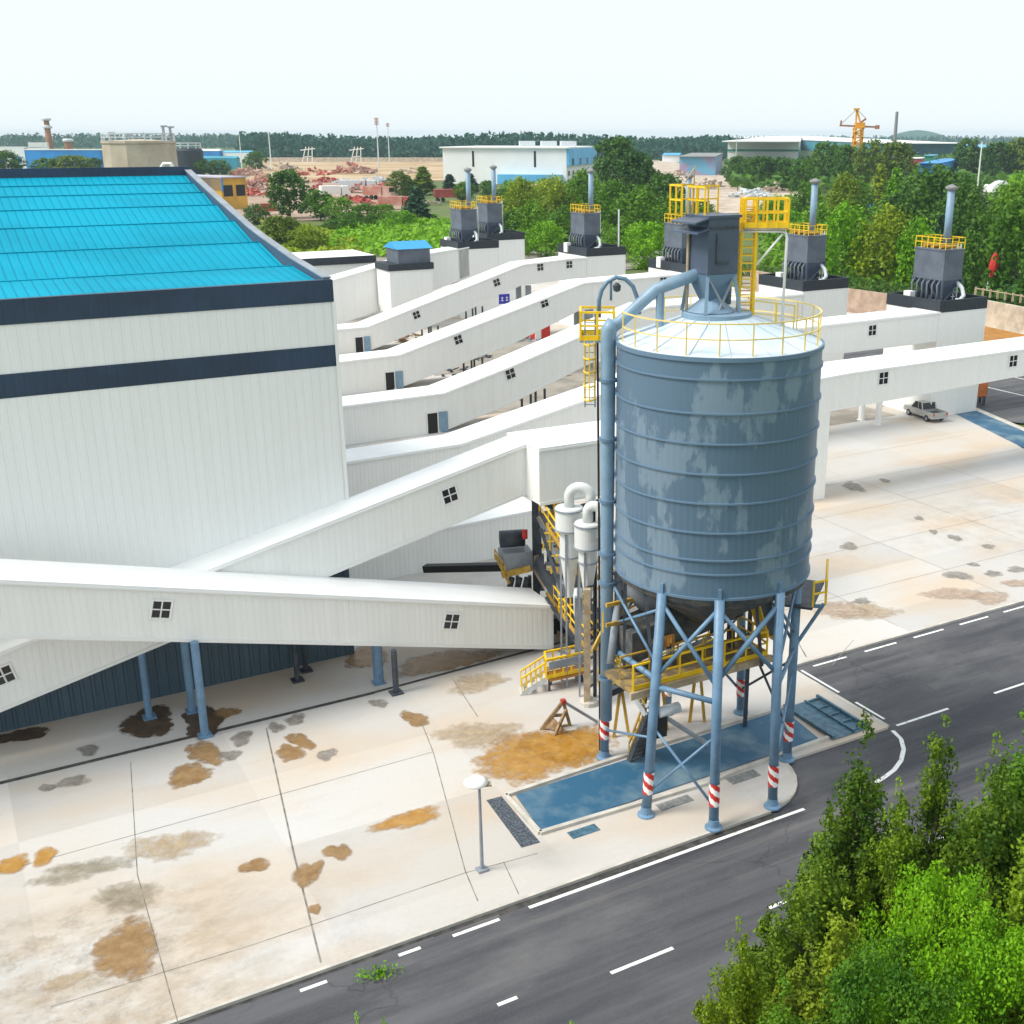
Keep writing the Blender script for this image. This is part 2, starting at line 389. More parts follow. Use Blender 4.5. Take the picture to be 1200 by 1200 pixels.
    stain('stain_tan', (.38, .28, .17), (.50, .40, .28), .35, .8, .8)
    stain('stain_olive', (.23, .20, .14), (.36, .31, .23), .36, .85, .8)
    stain('stain_pink', (.40, .29, .22), (.48, .38, .30), .35, .7, .8)
ground_mats()
mat('dry_yard', (.34, .31, .27), .95, col2=(.20, .18, .155), ramp=(.42, .62), vscale=.22, detail=8)
mat('plaza', (.60, .56, .50), .9, var=.1, vscale=.2)

g = MB(); R_ = 9000.0
g.quad((-R_, -R_, -.2), (R_, -R_, -.2), (R_, R_, -.2), (-R_, R_, -.2)); struct(g.build('ground', 'field'))

def gp(pts): return [W(s, n) for s, n in pts]
arc = [(27.0+3.0*math.sin(a), 34.9-3.0*math.cos(a)) for a in [math.radians(x) for x in range(0, 86, 12)]]
apron = [(-70, 31.9)] + arc + [(30.2, 34.6), (36.2, 34.6), (36.2, 42.1), (110, 42.1), (110, 66), (82.5, 66), (92, 84), (125, 88), (140, 128), (120, 205), (-30, 205), (-70, 120)]
b = MB(); b.prism(gp(apron), -.28, 0.0); struct(b.build('concrete_yard', 'concrete'))
b = MB()
b.prism([W(s, n) for s, n in ((-70, 20.5), (170, 20.5), (170, 42.5), (-70, 42.5))], -.3, -.12); struct(b.build('road', 'asphalt'))
# far parking asphalt, water channel, back lane
b = MB(); b.quad(*[W(s, n, .006) for s, n in ((83, 84.5), (94, 89), (135, 92), (150, 84), (118, 60), (90, 72.5), (88.5, 76), (91.6, 85))]); b.f = [tuple(range(8))]; struct(b.build('parking_road', 'asphalt'))
b = MB(); b.quad(*[W(s, n, .006) for s, n in ((88, 104), (112, 104.5), (114, 112), (92, 113))]); struct(b.build('tower_road', 'asphalt'))
b = MB(); b.quad(G(1050, 477, .011), G(1128, 476, .011), G(1260, 537, .011), G(1190, 545, .011)); b.v = []; b.f = []
b.quad(G(1097, 474, .011), G(1127, 474, .011), G(1300, 548, .011), G(1270, 560, .011)); struct(b.build('water_channel', 'pool_paint'))
b = MB(); b.quad(G(1127, 474, .016), G(1136, 474, .016), G(1310, 548, .016), G(1300, 548, .016)); struct(b.build('channel_kerb', 'kerb_concrete'))
b = MB(); b.quad(*[W(s, n, .008) for s, n in ((30, 80.5), (82, 81), (82, 96.5), (41, 96.8))]); 
b.quad(*[W(s, n, .008) for s, n in ((45, 101.5), (82, 101.5), (82, 117), (46, 117))]); b.quad(*[W(s, n, .008) for s, n in ((50, 122), (84, 122), (84, 140.5), (52, 140.5))]); struct(b.build('dusty_yard', 'dry_yard'))
b = MB(); b.quad(W(-20, 205, -.04), W(150, 205, -.04), W(160, 250, -.04), W(-20, 262, -.04)); struct(b.build('back_lane', 'dry_yard'))
# markings on the road (white paint)
def mark(p, q, wd, z=-.113):
    p = Vector((p[0], p[1], z)); q = Vector((q[0], q[1], z)); d = (q-p).normalized(); o = Vector((-d.y, d.x, 0))*wd/2
    mk.quad(p-o, q-o, q+o, p+o)
mk = MB()
mark(W(15.6, 31.35), W(28.4, 31.35), .16)
for s0, s1 in ((7.2, 8.1), (10.6, 11.4), (12.6, 14.4), (-1, 1.5), (-6, -3.5)): mark(W(s0, 31.3), W(s1, 31.3), .15)
for s0, s1, n_ in ((9.0, 10.0, 27.5), (12.5, 13.2, 27.5), (16.4, 18.9, 26.95), (23.1, 24.4, 27.0), (29.5, 32, 27.0), (2, 4, 27.2), (36.8, 40.2, 34.65), (43.4, 47, 34.65), (50, 53.5, 34.65), (56.5, 60, 34.65)): mark(W(s0, n_), W(s1, n_), .15)
for i in range(8): mark(W(37.6+i*3.6, 41.55), W(39.9+i*3.6, 41.55), .14)
for a, bb in ((41.5, 38.6), (37.4, 35.4)): mark(W(36.75, a), W(36.75, bb), .14)
cv = [G(u, v, -.113) for u, v in ((1046, 856), (1056, 866), (1059, 878), (1056, 891), (1048, 902), (1036, 911), (1026, 917))]
for a, bb in zip(cv[:-1], cv[1:]): mark(a, bb, .2)
for i in range(5):
    a = W(100+i*7, 64, .013); mk.quad(a, a+Vector((.1, .1, 0)), W(100.3+i*7, 88, .013), W(100.1+i*7, 88, .013))
struct(mk.build('road_marking', 'line_white'))
# kerb edge strip and gutter
b = MB(); b.gbox(-70, 27, 31.76, 31.9, -.27, .004); b.gbox(36.2, 36.36, 34.7, 41.95, -.27, .004); b.gbox(36.2, 170, 41.95, 42.1, -.27, .004)
for a, c in zip(arc[:-1], arc[1:]): b.beam(W(a[0], a[1], -.125), W(c[0], c[1], -.125), .14, .27)
struct(b.build('kerb', 'kerb_concrete'))
b = MB()
for s0, s1, d in ((14.5, 27, .32), (-30, 12, .14), (12, 14.5, .2)): b.quad(*[W(s, n, -.116) for s, n in ((s0, 31.76-d), (s1, 31.76-d), (s1, 31.755), (s0, 31.755))])
struct(b.build('gutter', 'gutter'))
# drain channel in front of the hall and slab joints
b = MB(); b.quad(*[W(s, n, .005) for s, n in ((-50, 49.85), (16.5, 49.85), (16.5, 50.12), (-50, 50.12))]); b.quad(*[W(s, n, .005) for s, n in ((16.5, 49.9), (30, 50.6), (30, 50.8), (16.5, 50.12))]); struct(b.build('drain_channel', 'gutter'))
b = MB()
def joint(p, q, wd=.035):
    p = Vector((p[0], p[1], .0045)); q = Vector((q[0], q[1], .0045)); d = (q-p).normalized(); o = Vector((-d.y, d.x, 0))*wd/2; b.quad(p-o, q-o, q+o, p+o)
joint(G(153, 893), G(161, 1025)); joint(G(161, 1025), G(209, 1200)); joint(G(312, 853), G(345, 1003), .07); joint(G(345, 1003), G(376, 1128), .07)
joint(G(492, 842), G(508, 882)); joint(G(508, 882), G(545, 1020)); joint(G(545, 1020), G(560, 1056), .04)
joint(G(0, 1022), G(508, 881)); joint(G(60, 1180), G(300, 1106)); joint(G(300, 1106), G(545, 1023)); joint(G(545, 1023), G(630, 1000), .04); joint(G(590, 1010), G(608, 1048), .03)
joint(G(945, 770), G(905, 700), .07); joint(G(530, 795), G(560, 840), .04); joint(G(975, 780), G(1000, 750), .03)
for n_ in (48, 54, 60, 66, 72): joint(W(40 if n_ > 47 else 38, n_), W(82, n_), .035)
for s_ in (45, 54, 63, 72): joint(W(s_, 43), W(s_, 66), .035)
mat('joint_grey', (.20, .185, .165), .9, var=.4, vscale=1.5)
struct(b.build('concrete_joint', 'joint_grey'))
# stains and puddles
_k = [0]
def blob(u, v, ru, rv, m, rot=0.0, rag=.22, name='stain'):
    _k[0] += 1; z = .006+.0006*_k[0]; c = G(u, v, z); k = 40; rng = random.Random(_k[0]*13)
    px = ru/ppm(c.y); py = abs(G(u, v+rv, z).y-c.y)
    ph = [rng.uniform(0, 6.28) for _ in range(4)]
    vs = [tuple(c)]; e = [1.0]
    for lev in (.45, .8, 1.0):
        for j in range(k):
            a = 2*math.pi*j/k; rr = 1+rag*(math.sin(2*a+ph[0])*.6+math.sin(3*a+ph[1])*.5+math.sin(5*a+ph[2])*.3)
            x = math.cos(a)*px*rr*lev; y = math.sin(a)*py*rr*lev
            vs.append((c.x+x*math.cos(rot)-y*math.sin(rot), c.y+x*math.sin(rot)+y*math.cos(rot), z)); e.append({.45: .9, .8: .5, 1.0: 0.0}[lev])
    fs = [(0, 1+j, 1+(j+1) % k) for j in range(k)]
    for l in range(2):
        for j in range(k): fs.append((1+l*k+j, 1+(l+1)*k+j, 1+(l+1)*k+(j+1) % k, 1+l*k+(j+1) % k))
    me = bpy.data.meshes.new(name); me.from_pydata(vs, [], fs); me.materials.append(MATS[m])
    at_ = me.attributes.new('edge', 'FLOAT', 'POINT'); at_.data.foreach_set('value', e)
    o = bpy.data.objects.new(name, me); COL.objects.link(o); o['kind'] = 'structure'
for a in ((175, 846, 27, 24, 'stain_dark', .3), (238, 845, 26, 20, 'stain_dark', .4), (222, 908, 24, 18, 'stain_brown', .3), (240, 882, 20, 18, 'stain_brown', .9), (340, 882, 17, 12, 'stain_brown', .3), (352, 868, 13, 13, 'stain_brown', .9),
          (383, 884, 13, 8, 'stain_grey', .5), (283, 865, 14, 10, 'stain_grey', .3), (270, 885, 13, 8, 'stain_grey', .5), (324, 852, 11, 7, 'stain_grey', .4), (346, 843, 14, 7, 'stain_grey', .4), (444, 824, 12, 6, 'stain_grey', .2),
          (84, 916, 20, 9, 'stain_grey', .4), (55, 923, 10, 6, 'stain_grey', .5), (104, 879, 14, 8, 'stain_grey', .4), (22, 862, 34, 9, 'stain_dark', .4), (266, 835, 14, 8, 'stain_brown', .0),
          (478, 960, 42, 12, 'stain_orange', .55), (396, 998, 16, 12, 'stain_brown', .6), (360, 1024, 16, 20, 'stain_brown', 0), (299, 1014, 18, 10, 'stain_brown', .3), (486, 842, 14, 12, 'stain_brown', .6), (369, 1065, 8, 7, 'stain_brown', 0),
          (148, 1112, 44, 38, 'stain_brown', .2), (150, 1050, 40, 22, 'stain_olive', .4), (95, 1020, 60, 16, 'stain_olive', .3), (12, 1014, 26, 12, 'stain_orange', .3), (52, 1003, 16, 12, 'stain_orange', .3), (75, 1150, 26, 12, 'stain_tan', .5), (200, 990, 60, 18, 'stain_tan', .4),
          (630, 884, 76, 36, 'stain_orange', .35), (665, 872, 56, 26, 'stain_orange', .2), (560, 860, 60, 16, 'stain_tan', .3), (520, 775, 60, 14, 'stain_brown', .5), (430, 770, 30, 14, 'stain_brown', .5), (560, 800, 40, 12, 'stain_tan', .4),
          (1010, 716, 50, 11, 'stain_tan', .2), (985, 714, 36, 10, 'stain_pink', .2), (1120, 696, 44, 8, 'stain_pink', .1), (1160, 700, 26, 8, 'stain_pink', .1), (1122, 674, 18, 6, 'stain_grey', 0), (1164, 672, 12, 4, 'stain_grey', 0), (1190, 683, 20, 5, 'stain_pink', 0), (1192, 667, 14, 4, 'stain_grey', 0),
          (1077, 607, 6, 3, 'stain_grey', 0), (1094, 623, 6, 3, 'stain_grey', 0), (1119, 630, 9, 4, 'stain_grey', 0), (1158, 640, 8, 3.5, 'stain_grey', 0), (1037, 563, 6, 3, 'stain_grey', 0), (1141, 661, 7, 3, 'stain_grey', 0), (1010, 704, 12, 4, 'stain_grey', 0), (995, 640, 12, 5, 'stain_grey', .3), (952, 690, 8, 5, 'stain_grey', .3), (1000, 570, 14, 6, 'stain_grey', .2)):
    blob(*a)

# wash pool, grates, covers, trench
b = MB()
pool = [(-2.4+21.2, 0), ]
PA, PB, PC, PD = (18.4, 38.05), (18.1, 35.15), (32.6, 35.3), (33.0, 38.35)
b.quad(*[W(s, n, .05) for s, n in (PB, PC, PD, PA)]); struct(b.build('wash_pool', 'pool_paint'))
b = MB()
def kerbline(pts, w_=.2, h=.14):
    for p, q in zip(pts[:-1], pts[1:]): b.beam(W(*p, h/2), W(*q, h/2), w_, h)
kerbline([(18.0, 38.2), (18.0, 35.05), (26.0, 34.75), (27.2, 34.9), (33.0, 35.15)]); kerbline([(18.0, 38.2), (26, 38.55), (33.2, 38.5)])
struct(b.build('pool_kerb', 'kerb_concrete'))
b = MB(); b.quad(*[W(s, n, .009) for s, n in ((17.2, 38.35), (16.95, 34.6), (17.75, 34.55), (17.88, 38.3))]); tag(b.build('drain_grate', 'grate'), 'long black drain grate across the left end of the blue pool', 'drain grate')
for (s, n, sx, sy, m, lb) in ((19.6, 34.35, 1.25, .5, 'trench_blue', 'small blue grey metal cover set in the pavement by the pool corner'), (23.9, 34.25, 1.6, .5, 'cover', 'rectangular grey drain cover between the two front silo legs'), (27.6, 34.45, 1.5, .55, 'cover', 'rectangular grey drain cover beside the rightmost front silo leg')):
    q = MB(); q.box(W(s, n, .012), (sx, sy, .02), RZ)
    for i in range(9): q.box(W(s-sx*.42+i*sx*.105, n, .028), (.03, sy*.9, .012), RZ)
    tag(q.build('drain_cover', m), lb, 'drain cover', 'drain covers beside the pool')
b = MB(); b.quad(*[W(s, n, .055) for s, n in ((33.1, 34.9), (35.2, 34.9), (35.2, 38.5), (33.1, 38.4))]); struct(b.build('trench', 'trench_blue'))
b = MB()
for i in range(5): b.beam(W(34.4, 35.1+i*.8, .10), W(35.1, 35.1+i*.8, .10), .06, .06)
b.beam(W(34.4, 34.95, .12), W(34.4, 38.45, .12), .07)
b.beam(W(33.15, 34.9, .16), W(33.15, 38.5, .16), .12); b.beam(W(35.2, 34.9, .16), W(35.2, 38.5, .16), .12)
tag(b.build('trench_grate', 'trench_blue'), 'blue steel edge frame with short bars at the right end of the pool', 'trench grate')

# ---------------------------------------------------------------- storage hall
HN, HS = 54.78, 17.28
hall = thing('storage_hall', 'large white metal storage hall with navy bands and a bright cyan ribbed roof', 'hall', W(HS, HN, 0))
def rakez(n):
    d = n-HN; P = ((0, 19.78), (5.9, 20.29), (13.3, 21.19), (21, 22.5), (29.7, 24.08))
    for (a, za), (c, zc) in zip(P[:-1], P[1:]):
        if d <= c: return za+(zc-za)*(d-a)/(c-a)
    return 24.08
SL = -62
b = MB(); b.gbox(SL, HS-.1, HN+.06, HN+.3, 0, 5.6); b.gbox(HS-.3, HS-.06, HN+.3, 114, 0, 5.6); b.build('base_wall', 'base_sheet', hall)
b = MB()
for z0, z1 in ((5.6, 15.58), (16.62, 18.72)): b.gbox(SL, HS, HN, HN+.3, z0, z1); b.gbox(HS-.3, HS, HN+.3, 114, z0, z1)
b.build('wall', 'hall_sheet', hall)
b = MB(); b.gbox(SL, HS+.04, HN-.03, HN+.3, 15.58, 16.62); b.gbox(HS-.3, HS+.04, HN+.3, 114, 15.58, 16.62); b.build('wall_band', 'navy_sheet', hall)
b = MB(); b.gbox(SL, HS+.06, HN-.06, HN+.3, 18.72, 19.78); b.build('fascia', 'navy_sheet', hall)
b = MB(); NS = [HN+.3, HN+5.4, HN+11.6, HN+17.0, HN+21.2, HN+24.6, HN+27.3, HN+29.72]
# verge parapet on the right gable
vs = []
for n in NS[:1]+[HN+i*1.98 for i in range(1, 16)]:
    vs.append((n, rakez(n)))
for (n0, z0), (n1, z1) in zip(vs[:-1], vs[1:]):
    for (sa, sb) in ((HS-.25, HS+.05),):
        p = [W(sa, n0, 18.6), W(sb, n0, 18.6), W(sb, n1, 18.6), W(sa, n1, 18.6), W(sa, n0, z0), W(sb, n0, z0), W(sb, n1, z1), W(sa, n1, z1)]
        b.add(p, [(0, 1, 5, 4), (1, 2, 6, 5), (2, 3, 7, 6), (3, 0, 4, 7), (4, 5, 6, 7)])
b.build('gable_parapet', 'parapet_back', hall)
b = MB()
for (n0, z0), (n1, z1) in zip(vs[:-1], vs[1:]): b.beam(W(HS-.1, n0, z0+.04), W(HS-.1, n1, z1+.04), .42, .07)
b.build('parapet_cap', 'grey_steel', hall)
b = MB()
for n0, n1 in zip(NS[:-1], NS[1:]):
    za = rakez(n0)-(.30+.075*(n1-n0) if n0 > HN+1 else .28); zb = rakez(n1)-.30
    b.quad(W(SL, n0, za), W(HS-.3, n0, za), W(HS-.3, n1, zb), W(SL, n1, zb))
    b.quad(W(SL, n1, zb), W(HS-.3, n1, zb), W(HS-.3, n1+.01, zb-1.1), W(SL, n1+.01, zb-1.1))
b.quad(W(SL, HN+29.8, 23.2), W(HS-.3, HN+29.8, 23.2), W(HS-.3, 114, 18.7), W(SL, 114, 18.7))
b.build('roof', 'cyan_roof', hall)
b = MB()
for n1 in NS[1:-1]: b.beam(W(SL, n1-.05, rakez(n1)-.29), W(HS-.32, n1-.05, rakez(n1)-.29), .10, .05)
b.build('roof_flashing', 'cyan_roof', hall)
b = MB(); b.gbox(SL, HS+.05, HN+29.72, HN+30.0, 22.9, 24.35); b.build('ridge_upstand', 'navy_sheet', hall)
b = MB(); b.beam(W(HS+.05, HN-.06, 5.4), W(HS+.05, HN-.06, 18.7), .14); b.build('corner_trim', 'white_trim', hall)

# ---------------------------------------------------------------- conveyor galleries
def onplane(u, v, n):
    d = ray(u, v); k = n/(-d[0]*S30+d[1]*C30)
    return (k*(d[0]*C30+d[1]*S30), CAMH+d[2]*k)
def interp(P, s):
    for (a, za), (c, zc) in zip(P[:-1], P[1:]):
        if s <= c or c == P[-1][0]: return za+(zc-za)*(s-a)/(c-a)
GG = 'white enclosed conveyor galleries'
def gallery(label, n0, wd, top, bot, wins=(), doors=(), legs=(), wsize=.85, trim=True, group=GG):
    s0, s1 = top[0][0], top[-1][0]
    root = thing('conveyor_gallery', label, 'conveyor gallery', W(s0, n0, 0), group)
    ss = sorted(set([p[0] for p in top]+[p[0] for p in bot if s0 <= p[0] <= s1]))
    b = MB()
    for a, c in zip(ss[:-1], ss[1:]):
        ta, tc_, ba, bc = interp(top, a), interp(top, c), interp(bot, a), interp(bot, c)
        for n, fl in ((n0, 0), (n0+wd, 1)):
            q = [W(a, n, ba), W(c, n, bc), W(c, n, tc_), W(a, n, ta)]
            b.quad(*(q if not fl else q[::-1]))
        b.quad(W(a, n0+wd, ba), W(c, n0+wd, bc), W(c, n0, bc), W(a, n0, ba))
    for s in (s0, s1):
        q = [W(s, n0, interp(bot, s)), W(s, n0+wd, interp(bot, s)), W(s, n0+wd, interp(top, s)), W(s, n0, interp(top, s))]
        b.quad(*q)
    b.build('wall', 'white_sheet', root)
    r = MB(); n_a, n_b, th = n0-.10, n0+wd+.10, .14
    tp = [(s0-.05, top[0][1])]+list(top[1:-1])+[(s1+.05, top[-1][1])]
    for (a, za), (c, zc) in zip(tp[:-1], tp[1:]):
        p = [W(a, n_a, za), W(c, n_a, zc), W(c, n_b, zc), W(a, n_b, za), W(a, n_a, za+th), W(c, n_a, zc+th), W(c, n_b, zc+th), W(a, n_b, za+th)]
        r.add(p, [(0, 3, 2, 1), (4, 5, 6, 7), (0, 1, 5, 4), (2, 3, 7, 6)])
        if (a, za) == tp[0]: r.add([p[0], p[3], p[7], p[4]], [(0, 1, 2, 3)])
        if (c, zc) == tp[-1]: r.add([p[1], p[2], p[6], p[5]], [(3, 2, 1, 0)])
    r.build('roof', 'white_roof', root)
    if trim:
        t = MB()
        for (a, za), (c, zc) in zip(bot[:-1], bot[1:]):
            if za > .3 or zc > .3: t.beam(W(a, n0-.03, za+.03), W(c, n0-.03, zc+.03), .07, .16)
        for (a, za), (c, zc) in zip(tp[:-1], tp[1:]): t.beam(W(a, n0-.115, za-.02), W(c, n0-.115, zc-.02), .03, .08)
        if t.v: t.build('edge_trim', 'white_trim', root)
    for (u, v) in wins:
        s, z = onplane(u, v, n0)
        sl = math.atan2(interp(top, s+.6)-interp(top, s-.6), 1.2) if s+.6 < s1 else 0
        f = MB(); k = wsize/2; d1 = Vector((C30*math.cos(sl), S30*math.cos(sl), math.sin(sl))); d2 = Vector((-C30*math.sin(sl), -S30*math.sin(sl), math.cos(sl)))
        c0 = W(s, n0-.04, z)
        for x in (-1, 0, 1):
            wd_ = .09 if x else .05
            f.beam(c0+d1*x*k-d2*(k+.045), c0+d1*x*k+d2*(k+.045), wd_, .07); f.beam(c0+d2*x*k-d1*(k-.045), c0+d2*x*k+d1*(k-.045), .07, wd_-.004)
        fo = f.build('window', 'white_trim', root)
        q = MB(); c1 = W(s, n0-.015, z); q.quad(c1-d1*k-d2*k, c1+d1*k-d2*k, c1+d1*k+d2*k, c1-d1*k+d2*k); q.build('pane', 'glass_dark', fo)
    for (u, v, hh) in doors:
        s, z = onplane(u, v, n0); wd_ = 1.0
        f = MB()
        for x in (-1, 1): f.beam(W(s+x*(wd_/2+.05), n0-.05, .02), W(s+x*(wd_/2+.05), n0-.05, hh+.1), .1)
        f.beam(W(s-wd_/2, n0-.05, hh+.05), W(s+wd_/2, n0-.05, hh+.05), .1)
        fo = f.build('doorway', 'white_trim', root)
        q = MB(); q.quad(W(s-wd_/2, n0-.012, .02), W(s+wd_/2, n0-.012, .02), W(s+wd_/2, n0-.012, hh), W(s-wd_/2, n0-.012, hh)); q.build('opening', 'black', fo)
        q = MB(); q.box(W(s+wd_/2+.55, n0-.1, hh/2+.05), (.85, .06, hh-.05), RZ+math.radians(-10)); q.build('door_leaf', 'blue_pipe', root)
    for lg in legs:
        s, nn, zt, m = lg[:4]; rr = lg[4] if len(lg) > 4 else .17
        q = MB(); q.tube([W(s, nn, 0), W(s, nn, zt)], rr, 10); q.box(W(s, nn, .04), (.6, .6, .08), RZ); q.build('support_leg', m, root)
    return root
def trestle(s, n0, wd, zt, m='dark_steel'):
    out = []
    for ds in (-.5, .5):
        for n in (n0+.3, n0+wd-.3): out.append((s+ds, n, zt, m, .12))
    return out
gI = gallery('nearest long gallery sloping down to the right before the hall on blue posts', 50.04, 2.7,
        [(-30, 16.9), (1.0, 8.98), (26.7, 2.41)], [(-30, 14.4), (1.0, 6.53), (26.7, .03)], wins=((189, 714), (529, 728)),
        legs=((8.25, 49.75, 4.75, 'blue_steel', .19), (8.25, 52.5, 4.75, 'blue_steel', .19), (17.45, 49.4, 2.35, 'dark_steel', .15), (17.1, 50.9, 2.4, 'blue_steel', .26)))
Gn = 52.80
gt = [onplane(u, v, Gn) for u, v in ((-60, 789), (46, 749), (300, 645), (400, 607), (620, 521))]
gb = [onplane(u, v, Gn) for u, v in ((-60, 850), (46, 811), (300, 707), (400, 665), (620, 579))]
gb = [(a[0], c[1]) for a, c in zip(gt, gb)]
k0 = (gt[4][1]-gt[1][1])/(gt[4][0]-gt[1][0]); 
gt = [(-14, gt[1][1]-k0*(gt[1][0]+14)), (26.75, gt[4][1])]; gb = [(-14, gt[0][1]-2.52), (26.75, gt[1][1]-2.66)]
gG = gallery('inclined gallery climbing from lower left behind the nearest gallery towards the silo', Gn, 1.9, gt, gb, wins=((527, 580), (4, 791)),
        legs=((6.35, 52.9, 3.4, 'blue_steel', .17), (13.6, 53.2, 5.2, 'dark_steel', .14), (14.3, 54.1, 5.2, 'dark_steel', .14)))
gH = gallery('low gallery standing on the ground under the inclined gallery', 64.3, 2.8, [(19.5, 2.45), (33.5, 2.75)], [(19.5, 0), (33.5, 0)], trim=False)
b0 = gallery('level gallery box joining the top of the inclined gallery and running behind the silo', 51.25, 3.6, [(26.6, 10.82), (38, 10.75)], [(26.6, 7.85), (38, 7.85)], legs=trestle(34.5, 51.25, 3.6, 7.85, 'grey_steel'))
E_TOP = [(17.5, 3.6), (34.0, 3.86), (46.1, 6.3), (62, 10.05), (70.7, 10.15), (83.9, 10.25)]; E_BOT = [(17.5, 0), (35, 0), (46, 3.2), (62, 7.45), (70.7, 7.55), (83.9, 7.6)]
gE = gallery('gallery passing behind the silo from the hall corner to the rightmost tower', 78.43, 3.2,
        E_TOP, E_BOT, wins=((1022, 387),), wsize=1.0,
        legs=trestle(50, 78.43, 3.2, 4.0)+[(77.5, 78.9, 5.9, 'white_trim', .3), (77.5, 81.2, 5.9, 'white_trim', .3)])
gD = gallery('third gallery back from the hall corner, with a blue door at its foot', 97.16, 3.6,
        [(17.5, 3.3), (40.6, 3.58), (47.7, 5.45), (55.9, 7.85), (63, 9.9), (83, 9.9)], [(17.5, 0), (39.9, 0), (47.6, 1.98), (55.9, 4.91), (63, 7.0), (83, 7.0)], wins=((598, 438),), wsize=1.0, doors=((507, 497, 1.95),),
        legs=trestle(50.8, 97.16, 3.6, 2.9)+trestle(70, 97.16, 3.6, 6.9))
gC = gallery('fourth gallery back, running up to the tower hidden behind the silo filter', 117.34, 3.6,
        [(17.5, 3.2), (44.0, 3.61), (57.7, 7.33), (67.1, 9.95), (76, 10.06), (82, 10.2)], [(17.5, 0), (43.2, 0), (57.6, 3.75), (66.5, 6.97), (82, 7.2)], wins=((537, 398), (638, 355), (777, 328)), wsize=1.0, doors=((457, 445, 1.95),),
        legs=trestle(53.5, 117.34, 3.6, 2.5)+[(68, 117.7, 6.9, 'grey_steel', .5), (68, 120.4, 6.9, 'grey_steel', .5)])
gB = gallery('fifth gallery back with square windows and a small blue banner', 140.8, 3.8,
        [(17.5, 2.9), (48.7, 3.06), (61.9, 6.96), (71, 9.68), (78.3, 10.1), (81, 10.1)], [(17.5, 0), (48.3, 0), (61.7, 3.95), (70.7, 7.09), (81, 7.6)], wins=((488, 369), (582, 331), (633, 313), (667, 310)), wsize=1.0, doors=((421, 404, 1.95),),
        legs=trestle(58, 140.8, 3.8, 2.5)+trestle(64.5, 140.8, 3.8, 4.6)+[(72, 141.2, 6.9, 'grey_steel', .4), (72, 144.2, 6.9, 'grey_steel', .4)])
gA = gallery('rearmost low gallery behind the hall corner, rising to the leftmost collector tower', 160.5, 3.6,
        [(17.5, 6.2), (48, 6.2), (57.5, 8.2), (66, 9.8), (72, 10.4)], [(17.5, 0), (48, 0), (55, 1.5), (66, 4.5), (72, 6.2)], wins=((495, 333),), wsize=1.0, legs=trestle(60, 160.5, 3.6, 3.2))
ft = [(54.6, 8.3), (55.2, 8.95), (56.3, 9.3), (59.5, 9.44), (77, 9.53), (110, 9.7)]
gF = gallery('level gallery running right from the silo to the picture edge on a white column', 63.5, 4.0, ft, [(54.6, 0), (57.45, 0), (57.46, 6.8), (77, 7.36), (110, 7.5)], wins=((1035, 443), (1187, 423)), wsize=1.0, trim=False,
        legs=trestle(86, 63.5, 4.0, 7.4))
q = MB(); q.box(W(68.1, 140.72, 5.4), (1.6, .04, 1.3), RZ); bn = q.build('sign_banner', mat('banner_blue', (.03, .03, .42), .5), gB)
q = MB()
for dx in (-.32, .38):
    q.box(W(68.1+dx, 140.69, 5.55), (.34, .02, .09), RZ); q.box(W(68.1+dx, 140.69, 5.2), (.4, .02, .09), RZ); q.box(W(68.1+dx, 140.685, 5.4), (.09, .02, .62), RZ)
q.build('banner_mark', 'line_white', bn)

# ---------------------------------------------------------------- transfer towers with dust collectors
def tower(s, n, sx, sy, zt, label, z0=0.0, ph=1.12):
    root = thing('transfer_tower', label, 'tower', W(s+sx/2, n+sy/2, 0), 'white transfer towers')
    b = MB(); b.gbox(s, s+sx, n, n+sy, z0, zt-ph); b.build('wall', 'white_sheet', root)
    b = MB()
    for a in ((s-.06, s+sx+.06, n-.06, n+.16), (s-.06, s+sx+.06, n+sy-.16, n+sy+.06), (s-.06, s+.16, n+.16, n+sy-.16), (s+sx-.16, s+sx+.06, n+.16, n+sy-.16)): b.gbox(*a, zt-ph+.02, zt)
    b.build('parapet', 'parapet_dark', root)
    b = MB(); b.gbox(s+.16, s+sx-.16, n+.16, n+sy-.16, zt-ph, zt-ph+.1); b.build('roof', 'cover', root)
    for x in (s, s+sx):
        b = MB(); b.beam(W(x, n, z0), W(x, n, zt-ph-.02), .12); b.build('corner_trim', 'white_trim', root)
    return root
TW = [(83.85, 78.43, 6.3, 7.0, 11.4, 'rightmost white tower with black parapet, at the end of the gallery right of the silo'),
      (82.85, 97.16, 6.4, 7.6, 11.4, 'white tower with black parapet just right of the silo top, behind the yellow ladder'),
      (81.5, 117.34, 6.3, 8.5, 11.4, 'white tower with black parapet half hidden behind the silo filter'),
      (80.95, 140.8, 6.3, 8.2, 11.45, 'white tower with black parapet left of the silo filter below the green bank'),
      (70.3, 160.5, 6.6, 6.6, 11.3, 'leftmost white tower with black parapet, above the rearmost gallery'),
      (80.5, 172, 6.6, 7, 11.3, 'white tower standing behind and right of the leftmost tower')]
for t in TW: tower(*t)

